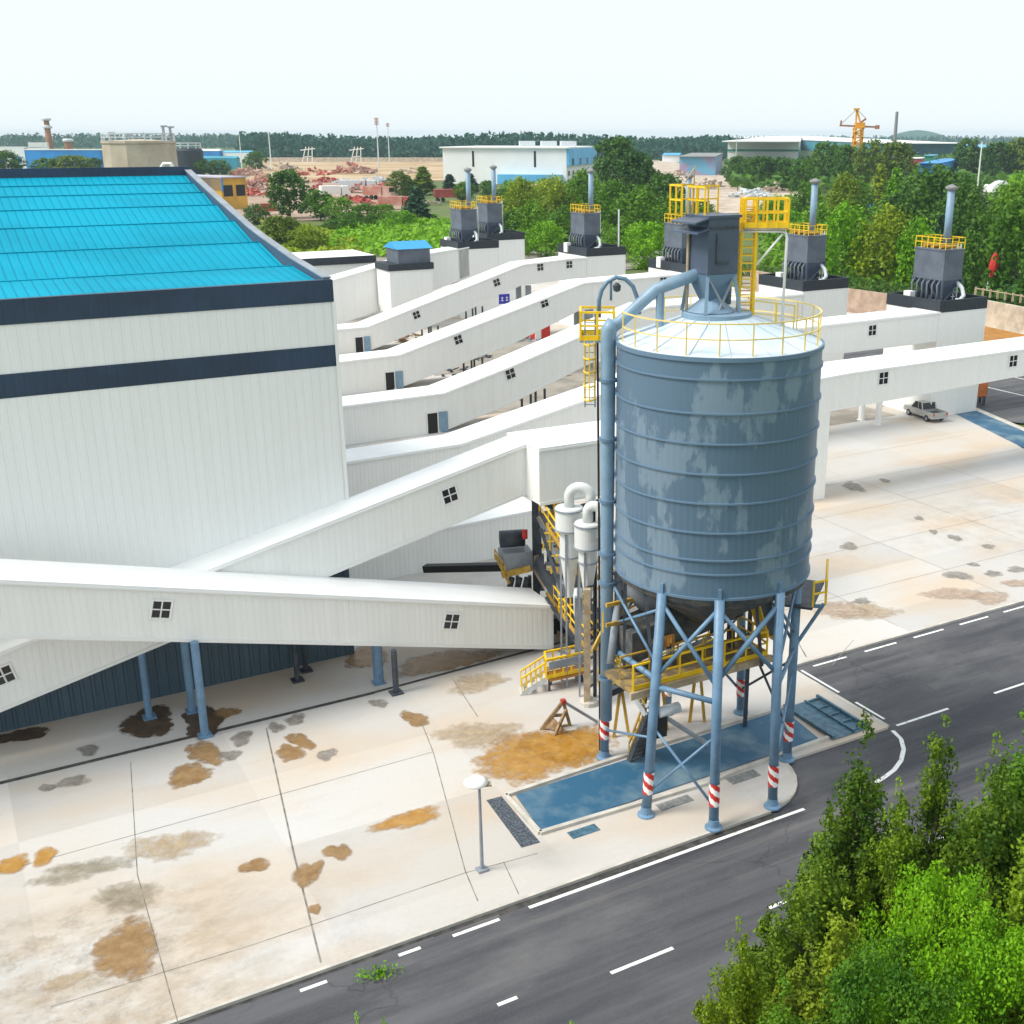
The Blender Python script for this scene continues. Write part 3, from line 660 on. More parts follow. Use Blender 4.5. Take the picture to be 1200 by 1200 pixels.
mat('hose_grey', (.12, .14, .165), .5)
def dust_collector():
    root = thing('dust_collector', '', 'dust collector', (0, 0, 0), 'slate dust collectors on the towers')
    X, Y = 1.28, 1.95
    b = MB(); b.box((0, 0, 4.1), (2*X, 2*Y, 2.7)); b.box((0, 0, 2.72), (2*X+.16, 2*Y+.16, .14)); b.box((0, 0, 5.5), (2*X+.16, 2*Y+.16, .14)); b.build('housing', 'slate', root)
    b = MB()
    for y in (-1, 1):                       # two hoppers
        yc = y*Y/2; o = [(-X, yc-Y/2), (X, yc-Y/2), (X, yc+Y/2), (-X, yc+Y/2)]
        b.add([(x, yy, 2.65) for x, yy in o]+[(x*.2, yc+(yy-yc)*.2, .9) for x, yy in o], [(0, 1, 5, 4), (1, 2, 6, 5), (2, 3, 7, 6), (3, 0, 4, 7), (4, 5, 6, 7)])
    b.build('hopper', 'slate_smooth', root)
    for x in (-X, X):
        for y in (-Y, 0, Y):
            q = MB(); q.beam((x, y, .1), (x, y, 2.65), .16); q.build('leg', 'slate_smooth', root)
    q = MB()
    for x in (-X, X):
        q.beam((x, -Y, .3), (x, 0, 2.5), .09); q.beam((x, Y, .3), (x, 0, 2.5), .09)
    q.beam((-X, -Y, .3), (X, -Y, 2.5), .09); q.build('brace', 'slate_smooth', root)
    for i in range(6):
        y = -1.7+i*.66; pts = [(-X-.05, y, 2.6), (-X-.35, y+.05, 2.2), (-X-.42, y-.1, 1.4), (-X-.2, y+.15, .7), (-X+.3, y+.3, .35)]
        q = MB(); q.tube(pts, .10, 8); q.build('hose', 'hose_grey', root, smooth=True)
    q = MB(); q.tube([(.3, -Y-.9, .25), (.3, -Y-.9, .95)], .42, 14); q.tube([(.3, -Y-.9, .75), (.8, -Y-.9, 1.2), (.9, -Y-.5, 1.9), (.85, -Y+.2, 2.4)], .2, 10); q.tube([(-.1, -Y-1.0, .6), (.75, -Y-1.0, .6)], .3, 12); q.build('fan', 'pale_steel', root, smooth=True)
    q = MB(); q.box((-X-.9, Y-.6, .75), (.7, .9, 1.3)); q.build('control_cabinet', 'white', root)
    q = MB(); q.rail([(-X, -Y, 5.57), (X, -Y, 5.57), (X, Y, 5.57), (-X, Y, 5.57)], 1.05, .03, .8, True, True); q.build('railing', 'yellow', root)
    q = MB()
    for y in (-1.1, 0, 1.0): q.tube([(-X+.2, y, 5.75), (X-.3, y, 5.75)], .16, 8); q.box((-.3, y+.4, 5.8), (.8, .3, .4))
    q.build('pulse_valve', 'dull_yellow', root)
    q = MB(); q.tube([(X*.75, .1, 5.5), (X*.75, .1, 11.0)], .36, 16); st = q.build('exhaust_stack', 'blue_pipe', root, smooth=True)
    q = MB(); q.lathe((X*.75, .1), [(.42, 10.9), (.62, 11.15), (.60, 11.25), (.1, 11.5)], 16, True, True); q.build('rain_cap', 'cover', st, smooth=True)
    q = MB()
    for y in (-.9, -.45): q.beam((X+.65, y, .1), (X+.65, y, 5.9), .09)
    for i in range(14): q.beam((X+.65, -.9, .4+i*.4), (X+.65, -.45, .4+i*.4), .05)
    for i in (1, 5, 9, 13):
        q.beam((X+.1, -.67, .4+i*.4), (X+.65, -.9, .4+i*.4), .05)
    q.build('ladder', 'white_trim', root)
    return root
dc = dust_collector()
DCL = [(0, -.1, .1, 'tall slate dust collector with hoses, yellow railing and a white ladder on the rightmost tower'),
       (1, 0, 0, 'slate dust collector with a tall pale stack on the tower right of the silo top'),
       (2, -.8, .4, 'dust collector half hidden behind the silo filter and its yellow railings'),
       (3, -.9, .2, 'slate dust collector left of the silo filter in front of the green bank'),
       (4, -.8, 0, 'leftmost slate dust collector on the front tower of the left pair'),
       (5, -1.2, 0, 'slate dust collector on the rear tower of the left pair, behind the leftmost one')]
for i, (ti, ds, dn, lb) in enumerate(DCL):
    t = TW[ti]; o = dc if i == 0 else copy_tree(dc)
    put(o, W(t[0]+t[2]/2+ds, t[1]+t[3]/2+dn, t[4]-1.02), RZ); o['label'] = lb
q = MB(); q.tube([W(86.5, 141.4, 10.4), W(86.5, 141.4, 16.5)], .12, 8); tag(q.build('vent_pipe', 'pale_steel'), 'thin pale pole on the roof of the tower left of the silo filter', 'pole')

# cabin with blue roof over the rearmost gallery, and the round white chute body under it
cab = thing('roof_cabin', 'small blue roofed slate cabin on a white rounded hopper behind the hall corner', 'cabin', W(59, 157, 0))
c0 = W(62, 158, 0)
b = MB()
prof = []
for (zz, kx) in ((1.0, .55), (1.4, .80), (2.2, .95), (3.2, 1.0), (8.3, 1.0)): prof.append((zz, kx))
sx, sy = 3.2, 2.6
ring = [(x, y) for x, y in ((-1, -1), (1, -1), (1, 1), (-1, 1))]
pts = []
for zz, kx in prof: pts += [W(60.5+x*sx*kx, 157.5+y*sy*kx, zz) for x, y in ring]
fs = [(3, 2, 1, 0)]
for i in range(len(prof)-1):
    for j in range(4): fs.append((i*4+j, i*4+(j+1) % 4, (i+1)*4+(j+1) % 4, (i+1)*4+j))
b.add(pts, fs); b.quad(*pts[-4:]); b.build('hopper_body', 'white_sheet', cab)
b = MB(); b.gbox(57.1, 63.9, 154.7, 160.2, 8.3, 9.2); b.build('parapet', 'parapet_dark', cab)
b = MB(); b.gbox(58.8, 63.6, 155.2, 159.8, 9.2, 11.2); b.build('wall', 'slate', cab)
b = MB(); p = [W(58.5, 154.8, 11.2), W(63.9, 154.8, 11.2), W(63.9, 157.5, 12.1), W(58.5, 157.5, 12.1), W(63.9, 160.2, 11.2), W(58.5, 160.2, 11.2)]
b.add(p, [(0, 1, 2, 3), (3, 2, 4, 5), (0, 5, 4, 1), (0, 3, 5), (1, 4, 2)]); b.build('roof', mat('blue_roof', (.02, .30, .62), .4), cab)
b = MB()
for s_, n_ in ((58.6, 156), (62.4, 156), (58.6, 159), (62.4, 159)): b.beam(W(s_, n_, 0), W(s_, n_, 2.0), .3)
b.build('leg', 'dark_steel', cab)
sh = thing('open_shed', 'low white roofed shed with dark fascia behind the hall corner', 'shed', W(50, 172, 0))
b = MB(); b.gbox(46, 60, 168, 178, 9.0, 9.3); b.build('roof', 'white_roof', sh)
b = MB(); b.gbox(45.9, 60.1, 167.8, 168, 8.2, 9.28); b.build('fascia', 'parapet_dark', sh)
b = MB(); b.gbox(46.2, 59.8, 168.2, 177.8, 0, 8.9); b.build('wall', 'white_sheet', sh)
mat('cone_grime', (.05, .058, .068), .8, col2=(.13, .12, .105), ramp=(.42, .62), vscale=1.6)
mat('deck_dirty', (.16, .12, .07), .8, col2=(.34, .24, .08), ramp=(.45, .6), vscale=2.2)
# ---------------------------------------------------------------- the silo
CX, CY = 5.1, 44.85
def cyl(ang, r, z): a = math.radians(ang); return Vector((CX+r*math.cos(a), CY+r*math.sin(a), z))
silo = thing('steel_silo', 'large blue grey steel silo with ring bands standing on striped tube legs', 'silo', (CX, CY, 0))
ZB, ZT, SR = 9.40, 18.75, 4.0
b = MB(); b.lathe((CX, CY), [(SR, ZB), (SR, 10.6), (SR, 12), (SR, 14), (SR, 16), (SR, ZT)], 96); b.build('shell', 'silo_steel', silo, smooth=True)
b = MB()
for z in (9.45, 10.45, 11.02, 12.12, 13.28, 14.42, 15.58, 16.72, 17.98):
    t = .058 if z != 9.45 else .09
    b.lathe((CX, CY), [(SR+.002, z-t*.55), (SR+.07, z-t*.5), (SR+.07, z+t*.5), (SR+.002, z+t*.55)], 96)
b.lathe((CX, CY), [(SR-.01, ZT-.12), (SR+.07, ZT-.12), (SR+.07, ZT+.04), (SR-.02, ZT+.04)], 96)
b.build('ring_band', 'silo_ring', silo, smooth=False)
b = MB(); b.lathe((CX, CY), [(SR-.02, ZT+.03), (3.0, ZT+.36), (2.0, ZT+.70), (1.25, ZT+1.0)], 96); b.build('roof', 'silo_roof', silo, smooth=True)
b = MB(); b.lathe((CX-.12, CY), [(1.2, ZT+.9), (1.36, ZT+.9), (1.36, ZT+1.12), (1.30, ZT+1.15), (.02, ZT+1.15)], 48); b.build('roof_ring', 'blue_pipe', silo)
b = MB()
for k in range(16):
    a = k*22.5; b.beam(cyl(a, SR-.1, ZT+.085), cyl(a, 1.4, ZT+.965), .035, .02)
b.build('roof_rib', 'silo_roof', silo)
b = MB(); b.lathe((CX, CY), [(SR-.05, ZB), (SR-.05, ZB-.25), (1.6, 7.6), (.7, 6.9)], 48); b.build('discharge_cone', 'cone_grime', silo, smooth=True)
pts = [cyl(a, SR-.12, ZT+.05) for a in range(-168, 130, 9)]
b = MB(); b.rail(pts, 1.18, .026, 1.25, True, every=2); b.build('roof_railing', 'pale_yellow', silo)
LEGS = [(2.34, 40.72), (5.0, 39.81), (7.59, 41.35), (8.81, 45.11), (7.31, 49.48), (.69, 45.26), (3.75, 49.45)]
tops = []
for i, (x, y) in enumerate(LEGS):
    d = Vector((x-CX, y-CY, 0)); d.normalize()
    r_t = min((Vector((x-CX, y-CY, 0))).length, 4.05 if i != 5 else 4.4)
    tp = Vector((CX, CY, 0))+d*r_t; tp.z = 9.45; bt = Vector((x, y, 0)); tops.append((bt, tp))
    m = MB(); m.tube([bt, tp], .20, 16); lg = m.build('leg', 'blue_steel', silo, smooth=True)
    m = MB(); m.lathe((x, y), [(.36, 0), (.36, .06), (.24, .12), (.21, .4)], 12, True, True); m.build('base_plate', 'blue_steel', lg)
    # red and white diagonal warning wrap, one sleeve
    m1 = MB(); n_ = 32; rr = .216; ax = (tp-bt).normalized(); K = 24
    for q in range(K+1):
        for j in range(n_):
            a = 2*math.pi*j/n_; m1.v.append(tuple(bt+ax*(1.0+.95*q/K)+Vector((math.cos(a)*rr, math.sin(a)*rr, 0))))
    cols = []
    for q in range(K):
        for j in range(n_):
            m1.f.append((q*n_+j, q*n_+(j+1) % n_, (q+1)*n_+(j+1) % n_, (q+1)*n_+j)); cols.append(int((q+j*24/n_)//6) % 2)
    wo = m1.build('warning_wrap', 'red', lg, smooth=True); wo.data.materials.append(MATS['white']); wo.data.polygons.foreach_set('material_index', cols)
def lp(i, z): bt, tp = tops[i]; return bt.lerp(tp, z/tp.z)
def brace(a, za, c, zc, r=.065, m='blue_steel'):
    q = MB(); q.tube([lp(a, za), lp(c, zc)], r, 8); q.build('brace', m, silo, smooth=True)
brace(0, 9.1, 1, 5.9, .09); brace(0, 6.0, 1, 9.1, .09); brace(0, 5.6, 1, 5.3, .12)
brace(1, 9.0, 2, 6.0, .09); brace(1, 6.2, 2, 9.0, .11)
brace(0, 3.9, 1, .9, .06); brace(0, 1.0, 1, 3.9, .06)
brace(0, 8.8, 5, 6.4); brace(0, 6.5, 5, 8.9); brace(0, 5.9, 5, 5.6, .13)
brace(2, 8.8, 3, 6.2); brace(2, 6.0, 3, 8.8); brace(2, 5.3, 3, 5.4, .09)
brace(3, 9.0, 4, 5.8); brace(3, 5.6, 4, 9.0); brace(4, 9, 6, 6); brace(4, 6, 6, 9); brace(4, 5.4, 6, 1.2); brace(4, 1.2, 6, 5.4); brace(6, 9, 5, 5.8); brace(6, 5.8, 5, 9)
brace(3, 4.9, 4, 1.3, .06, 'dark_steel'); brace(3, 1.4, 4, 4.9, .06, 'dark_steel')
for i in (0, 1, 2, 3):
    q = MB(); tp = tops[i][1]; q.box((tp.x, tp.y, 9.62), (.13, .12, .5), math.atan2(tp.y-CY, tp.x-CX)+math.pi/2); q.build('bracket', 'blue_steel', silo)
brace(5, 4.6, 6, 1.4, .06, 'grey_steel'); brace(0, 3.4, 5, 1.4, .055); brace(2, 4.4, 3, 1.3, .06); brace(2, 1.3, 3, 4.4, .06); brace(6, 5.6, 4, 5.5, .1, 'dark_steel'); brace(5, 5.5, 6, 5.6, .1, 'dark_steel')
# fill pipe climbing the left side and crossing to the filter
e = at(715, 384, 44.5); pb = Vector((.76, 44.75, 2.2))
q = MB(); q.tube([pb, Vector((.76, 44.75, 12)), Vector((.76, 44.75, e.z-.5)), Vector((.80, 44.76, e.z-.1)), Vector((.98, 44.76, e.z+.2))], [.25, .27, .30, .31, .29], 18)
fp = q.build('fill_pipe', 'blue_pipe', silo, smooth=True)
q = MB(); q.tube([Vector((.80, 44.76, e.z-.12)), Vector((1.25, 44.76, e.z+.22)), Vector((2.6, 44.7, 20.75)), Vector((4.45, 44.6, 21.45))], .24, 16); q.build('cross_pipe', 'blue_pipe', fp, smooth=True)
for z in (4.2, 8.6, 9.9, 12.2, 14.8, 17.2):
    q = MB(); q.lathe((.76, 44.75), [(.27, z-.06), (.36, z-.06), (.36, z+.06), (.27, z+.06)], 18); q.beam((.9, 44.75, z), (1.3, 44.8, z), .06); q.build('flange', 'silo_ring', fp)
q = MB(); q.tube([Vector((2.75, 44.65, 19.1)), Vector((2.75, 44.65, 20.75))], .16, 10); q.box((2.75, 44.65, 19.08), (.5, .5, .06)); q.build('pipe_prop', 'blue_pipe', silo)
q = MB(); q.tube([at(703, 880, 45.6), at(702, 620, 45.3), at(700, 380, 45.0)], .045, 6); q.build('cable_riser', 'black', silo)
q = MB(); gp_ = [at(u, v, 45.4) for u, v in ((702, 372), (702, 352), (705, 340), (712, 330), (722, 325), (733, 327), (742, 336), (747, 350), (749, 368))]
q.tube(gp_, .085, 10); q.tube([at(716, 352, 45.4), at(716, 327, 45.4)], .05, 6); q.build('gooseneck_vent', 'silo_ring', silo, smooth=True)
q = MB(); q.lathe(tuple(at(723, 336, 45.4)), [(.05, .15), (.16, .05), (.14, -.15), (.05, -.2)], 10, True, True); q.build('vent_lamp', 'dark_steel', silo)
# platform with cage ladder at the left of the rim
pl = thing('ladder_platform', 'yellow railed landing with a caged ladder on the left rim of the silo', 'platform', (.2, 45.6, 18.7))
q = MB(); q.box((.35, 45.7, 18.68), (1.4, 1.5, .08)); q.build('deck', 'blue_pipe', pl)
q = MB(); q.rail([(1.0, 44.98, 18.72), (-.33, 44.98, 18.72), (-.33, 46.4, 18.72), (1.0, 46.4, 18.72)], 1.1, .045, .7, True, False, True); q.build('railing', 'yellow', pl)
q = MB()
for x in (-.15, .25): q.beam((x, 45.2, 16.0), (x, 45.2, 19.8), .06)
for i in range(12): q.beam((-.15, 45.2, 16.1+i*.3), (.25, 45.2, 16.1+i*.3), .03)
q.build('ladder', 'grey_steel', pl)
q = MB()
for z in np.arange(16.4, 18.7, .55):
    ps = [(-.2+.0*math.cos(a)+.45*(.5-.5*math.cos(a)), 45.15-.62*math.sin(a), z) for a in np.linspace(0, math.pi, 9)]
    q.tube(ps, .035, 6)
for a in (.5, 1.57, 2.6):
    q.beam((-.2+.45*(.5-.5*math.cos(a)), 45.15-.62*math.sin(a), 16.4), (-.2+.45*(.5-.5*math.cos(a)), 45.15-.62*math.sin(a), 18.7), .05)
q.build('safety_cage', 'yellow', pl)
# rim platform on the right under the shell
q = thing('side_walkway', 'small yellow railed landing hanging at the lower right of the silo', 'walkway', (9.3, 45.6, 7.5)); sw = q
q = MB(); q.box((9.3, 46.2, 7.5), (1.3, 3.2, .1), -.35); q.build('deck', 'dark_steel', sw)
q = MB(); q.rail([(9.4, 44.6, 7.55), (10.0, 44.9, 7.55), (10.5, 47.3, 7.55)], 1.1, .04, .6); q.build('railing', 'yellow', sw)
q = MB(); q.beam((10.0, 45.2, 7.45), (8.9, 45.1, 5.6), .12); q.beam((9.9, 45.0, 7.42), (8.75, 45.1, 7.42), .14); q.build('bracket', 'blue_steel', sw)

# bin filter on the silo top
FX, FY = 4.72, 44.8
flt = thing('bin_vent_filter', 'dark slate filter box on a cone and struts on top of the silo', 'filter', (FX, FY, ZT+1.15))
def fl(x, y, z): return Vector((FX+x*C30-y*S30, FY+x*S30+y*C30, z))
q = MB(); q.box((FX, FY, 22.42), (1.42, 1.42, 2.1), RZ); q.build('housing', 'slate_smooth', flt, bevel=.03)
q = MB()
for x0, x1, z0, z1 in ((-.35, -.29, 21.75, 22.9), (-.29, .25, 21.75, 21.83)): q.box(fl((x0+x1)/2, -.725, (z0+z1)/2), (x1-x0, .05, z1-z0), RZ)
q.box(fl(0, -.73, 23.1), (1.3, .05, .08), RZ); q.build('panel_seam', 'dark_steel', flt)
q = MB()
for k, zz in ((.9, 23.42), (.75, 23.05)):
    p = [fl(-.72, -.75, zz), fl(-.72, .75, zz), fl(-.72-k*.75, .8, zz-.16), fl(-.72-k*.75, -.8, zz-.16)]
    p2 = [x+Vector((0, 0, .06)) for x in p]; q.add(p+p2, [(0, 1, 2, 3), (7, 6, 5, 4), (0, 4, 5, 1), (1, 5, 6, 2), (2, 6, 7, 3), (3, 7, 4, 0)])
q.box((FX, FY, 23.5), (1.55, 1.55, .1), RZ); q.build('hinged_lid', 'slate_smooth', flt)
q = MB(); o4 = [fl(x*.71, y*.71, 21.37) for x, y in ((-1, -1), (1, -1), (1, 1), (-1, 1))]; o5 = [fl(x*.2, y*.2, 20.0) for x, y in ((-1, -1), (1, -1), (1, 1), (-1, 1))]
q.add(o4+o5, [(0, 1, 5, 4), (1, 2, 6, 5), (2, 3, 7, 6), (3, 0, 4, 7), (4, 5, 6, 7)]); q.build('hopper', 'silo_ring', flt)
q = MB(); q.lathe((FX, FY, 0), [(.95, 19.92), (.62, 20.2), (.22, 20.55)], 16); q.build('cone_base', 'blue_pipe', flt)
for x, y in ((-1, -1), (1, -1), (1, 1), (-1, 1)):
    q = MB(); q.beam(fl(x*.62, y*.62, 21.4), fl(x*.8, y*.8, 19.9), .12); q.build('leg', 'blue_pipe', flt)
    q = MB(); q.beam(fl(x*.62, y*.62, 21.3), fl(-x*.2 if y < 0 else x*.75, y*.78, 19.95), .07); q.build('strut', 'grey_steel', flt)
q = MB(); q.tube([fl(-.78, .5, 19.95), fl(-.78, .5, 23.0)], .06, 8); q.build('conduit', 'tan_steel', flt)
q = MB(); q.tube([fl(.85, .1, 20.1), fl(.85, .1, 22.3)], .17, 10); q.build('return_pipe', 'blue_pipe', flt, smooth=True)
q = MB(); q.rail([fl(-.7, -.4, 23.55), fl(-.7, .7, 23.55), fl(.7, .7, 23.55)], 1.0, .032, .5, True)
q.rail([fl(-1.25, .3, 23.5), fl(-1.25, 1.1, 23.5), fl(-.2, 1.1, 23.5)], 1.1, .034, .5, True); q.build('railing', 'yellow', flt)
q = MB(); q.beam(fl(-.3, .9, 23.5), fl(-.3, .9, 25.3), .05); q.beam(fl(-.3, .9, 25.2), fl(-.7, .9, 24.7), .04); q.build('davit', 'tan_steel', flt)
# ladder tower beside it
lad = thing('ladder_tower', 'bright yellow caged ladder tower with railed top platform beside the silo filter', 'ladder tower', (6.1, 45.3, 19.3))
q = MB()
for x, y in ((5.85, 45.0), (6.4, 45.0), (5.85, 45.55), (6.4, 45.55)): q.beam((x, y, 19.25), (x, y, 24.1), .10)
for i in range(15):
    z = 19.6+i*.3; q.beam((5.85, 45.0, z), (6.4, 45.0, z), .05); q.beam((6.4, 45.0, z), (6.4, 45.55, z), .05)
    q.beam((5.85, 45.0, z), (5.85, 45.55, z), .05)
for i in range(4): q.beam((6.4, 45.0, 19.6+i*1.1), (6.4, 45.55, 20.7+i*1.1), .06)
q.build('ladder_cage', 'yellow', lad)
q = MB()
for i in range(16): q.beam((5.95, 45.3, 19.5+i*.28), (6.3, 45.3, 19.5+i*.28), .035)
q.box((6.1, 45.3, 23.2), (.16, .7, .3)); q.build('rung', 'dull_yellow', lad)
q = MB(); q.box((6.75, 45.35, 23.0), (1.7, .95, .08)); q.build('platform_deck', 'tan_steel', lad)
q = MB(); q.rail([(5.95, 44.9, 23.04), (7.58, 44.9, 23.04), (7.58, 45.8, 23.04), (5.95, 45.8, 23.04), (5.95, 44.9, 23.04)], 1.05, .036, .46, True, False, True); q.build('railing', 'yellow', lad)
q = MB(); q.tube([(5.6, 45.0, 22.9), (7.35, 45.0, 22.9), (7.52, 45.0, 22.85), (7.58, 45.0, 22.65), (7.55, 45.0, 19.05)], .055, 8); q.tube([(6.42, 45.0, 21.6), (7.4, 45.0, 22.8)], .045, 8); q.build('support_tube', 'white_trim', lad, smooth=True)
q = MB(); q.rail([(6.4, 45.2, 19.25), (7.4, 45.5, 19.1), (8.3, 46.6, 18.85)], 1.0, .03, 1.0); q.build('hand_rail', 'pale_yellow', lad)

# ---------------------------------------------------------------- machinery under and beside the silo
def stair(mb_s, mb_r, a, c, wv, rail_h=1.0):
    a = Vector(a); c = Vector(c); wv = Vector(wv)
    for o in (Vector((0, 0, 0)), wv): mb_s.beam(a+o, c+o, .06, .24)
    n = max(3, int(abs(a.z-c.z)/.24))
    for i in range(n+1):
        p = a.lerp(c, i/n); mb_s.beam(p, p+wv, .24, .04)
    for o in (Vector((0, 0, 0)), wv):
        mb_r.beam(a+o+Vector((0, 0, rail_h)), c+o+Vector((0, 0, rail_h)), .07); mb_r.beam(a+o+Vector((0, 0, rail_h*.5)), c+o+Vector((0, 0, rail_h*.5)), .055)
        for i in range(0, 6):
            p = a.lerp(c, i/5)+o; mb_r.beam(p, p+Vector((0, 0, rail_h)), .055)
wk = thing('screening_platform', 'raised steel deck with yellow railings and dark screen under the silo', 'platform', W(26, 36, 0))
q = MB(); q.gbox(22.3, 29.3, 35.2, 37.4, 4.95, 5.1); q.build('deck', 'deck_dirty', wk)
q = MB(); q.gbox(22.2, 29.4, 35.05, 35.2, 4.8, 5.1); q.beam(W(22.4, 37.2, 4.9), W(29.3, 37.2, 4.9), .18); q.build('edge_beam', 'tan_steel', wk)
q = MB(); q.rail([W(22.4, 35.25, 5.1), W(29.2, 35.25, 5.1), W(29.2, 37.3, 5.1)], 1.1, .04, 1.2, True, False, True); q.build('railing', 'yellow', wk)
q = MB(); q.rail([W(22.5, 36.4, 5.1), W(28.2, 36.4, 5.1)], 1.0, .035, 1.3); q.build('inner_railing', 'dull_yellow', wk)
for s, n in ((23.2, 34.8), (28.6, 34.8), (23.2, 37.2), (28.6, 37.2)):
    q = MB(); q.beam(W(s, n, 4.9), W(s, n+(.9 if n < 36 else 0), 9.0), .14); q.build('hanger', 'dark_steel', wk)
q = MB(); q.tube([W(22.6, 34.5, 4.75), W(25.6, 34.4, 2.2)], .1, 8); q.build('brace', 'grey_steel', wk)
q = MB(); q.tube([W(23.0, 34.3, 4.4), W(24.0, 34.3, 4.4)], .22, 12); q.build('drive_drum', 'pale_steel', wk, smooth=True)
q = MB(); q.gbox(22.9, 23.4, 34.2, 34.5, 3.3, 4.3); q.build('drive_motor', 'black', wk)
scn = thing('vibrating_screen', 'dark slanted vibrating screen under the silo cone', 'screen', W(26, 37, 5.1))
q = MB(); p = [(23.2, 5.5), (28.9, 6.5), (28.9, 7.9), (23.2, 6.9)]; vs = [W(s, n, z) for n in (36.6, 38.2) for s, z in p]
q.add(vs, [(3, 2, 1, 0), (4, 5, 6, 7), (0, 1, 5, 4), (1, 2, 6, 5), (2, 3, 7, 6), (3, 0, 4, 7)]); q.build('body', 'cone_grime', scn)
q = MB()
for s in (23.6, 28.4):
    for n in (36.7, 38.1): q.beam(W(s, n, 5.1), W(s, n, 5.9), .25)
q.build('spring_mount', 'dark_steel', scn)
q = MB(); q.tube([W(24.4, 36.4, 6.3), W(24.4, 37.4, 6.3)], .24, 14)
for i in range(7): q.beam(W(24.2+i*.14, 36.3, 6.0+.1*(i%3)), W(24.3+i*.14, 36.5, 6.5), .12)
q.build('exciter', 'orange_mud', scn)
mx = thing('batch_hopper', 'grey weigh hopper hung under the silo', 'hopper', W(25.2, 38.6, 6))
q = MB(); q.lathe(tuple(W(24.8, 37.9, 0)), [(1.1, 9.0), (1.1, 8.1), (.4, 7.2)], 20, True, True); q.build('body', 'grey_steel', mx, smooth=True)
for s, n, t in ((23.6, 38.4, .9), (24.2, 39.0, .5), (26.8, 38.6, .7), (27.6, 39.2, .6)):
    q = MB(); q.tube([W(s, n, 9.0), W(s-.1, n-.2, 7.8), W(s-t*.6, n-.6, 6.6), W(s-t, n-.9, 5.3)], .17, 10); q.build('duct', 'grey_steel', mx, smooth=True)
for i, (s, n, z, sx, sy, sz, m_) in enumerate(((25.0, 38.4, 8.0, 1.0, .9, 1.0, 'grey_steel'), (24.0, 38.3, 6.2, .9, 1.0, 1.2, 'dark_steel'), (26.6, 37.9, 8.3, 1.4, .8, .7, 'grey_steel'), (27.9, 38.4, 7.0, .9, .9, 1.5, 'dark_steel'), (25.6, 39.4, 5.9, 3.0, .8, .8, 'dark_steel'), (24.3, 39.4, 8.2, .7, .7, 1.1, 'tan_steel'))):
    q = MB(); q.box(W(s, n, z), (sx, sy, sz), RZ+.1*i); q.build('machine_box', m_, mx, bevel=.03)
for s0, s1, n, z0, z1 in ((22.6, 25.4, 37.7, 7.0, 7.0), (22.6, 25.4, 37.7, 7.9, 7.9), (25.2, 28.6, 37.6, 7.9, 8.3), (22.7, 24.6, 38.9, 5.4, 8.6), (26, 28.4, 38.8, 8.7, 5.4)):
    q = MB(); q.beam(W(s0, n, z0), W(s1, n, z1), .12, .16); q.build('frame_beam', 'dull_yellow', mx)
q = MB(); q.rail([W(22.8, 38.3, 6.4), W(24.6, 38.3, 6.9), W(26.2, 38.3, 6.9)], .9, .035, .6); q.build('railing', 'yellow', mx)
low = thing('lower_conveyor', 'dirty grey and yellow belt conveyor slanting under the silo deck', 'conveyor', W(24, 39.5, 0))
q = MB(); q.beam(W(24.0, 40.2, 2.5), W(29.5, 39.4, 4.0), .9, .3); q.build('belt_frame', 'dark_steel', low)
q = MB()
for o_ in (-.5, .5): q.rail([W(24.0, 40.2+o_, 2.6), W(29.5, 39.4+o_, 4.1)], .8, .03, 1.0)
q.build('railing', 'yellow', low)
for t_ in (.15, .5, .85):
    p_ = W(24.0, 40.2, 2.5).lerp(W(29.5, 39.4, 4.0), t_); q = MB(); q.beam((p_.x-.3, p_.y, 0), p_, .14); q.beam((p_.x+.4, p_.y, 0), p_, .14); q.build('trestle_leg', 'dull_yellow', low)
ch = thing('discharge_chute', 'dark slanted chute with yellow edges near the right silo legs', 'chute', W(29.5, 37, 5))
q = MB(); q.beam(W(29.7, 37.6, 8.9), W(29.9, 35.9, 5.6), .7, .55); q.build('duct', 'dark_steel', ch)
q = MB(); q.beam(W(29.3, 37.5, 8.9), W(29.5, 35.8, 5.6), .07, .6); q.beam(W(29.9, 35.8, 5.6), W(30.3, 35.8, 5.7), .4); q.build('chute_edge', 'yellow', ch)
q = MB(); q.beam(W(30.4, 38, 0), W(30.4, 38, 9), .18); q.build('post', 'dark_steel', ch)
# stairs up to the deck
st = thing('steel_stair', 'pale steel stair with yellow rails climbing to the deck behind the left silo legs', 'stair', (1.6, 44, 0))
s_, r_ = MB(), MB(); a = at(714, 772, 45.0); c = at(757, 838, 44.0); stair(s_, r_, a, c, (.55, .55, 0)); s_.build('flight', 'pale_steel', st); r_.build('railing', 'yellow', st)
s_, r_ = MB(), MB(); a2 = c; c2 = G(737, 892, .05); stair(s_, r_, a2, c2, (.6, .5, 0), .9); s_.build('lower_flight', 'dark_steel', st); r_.build('lower_railing', 'dull_yellow', st)

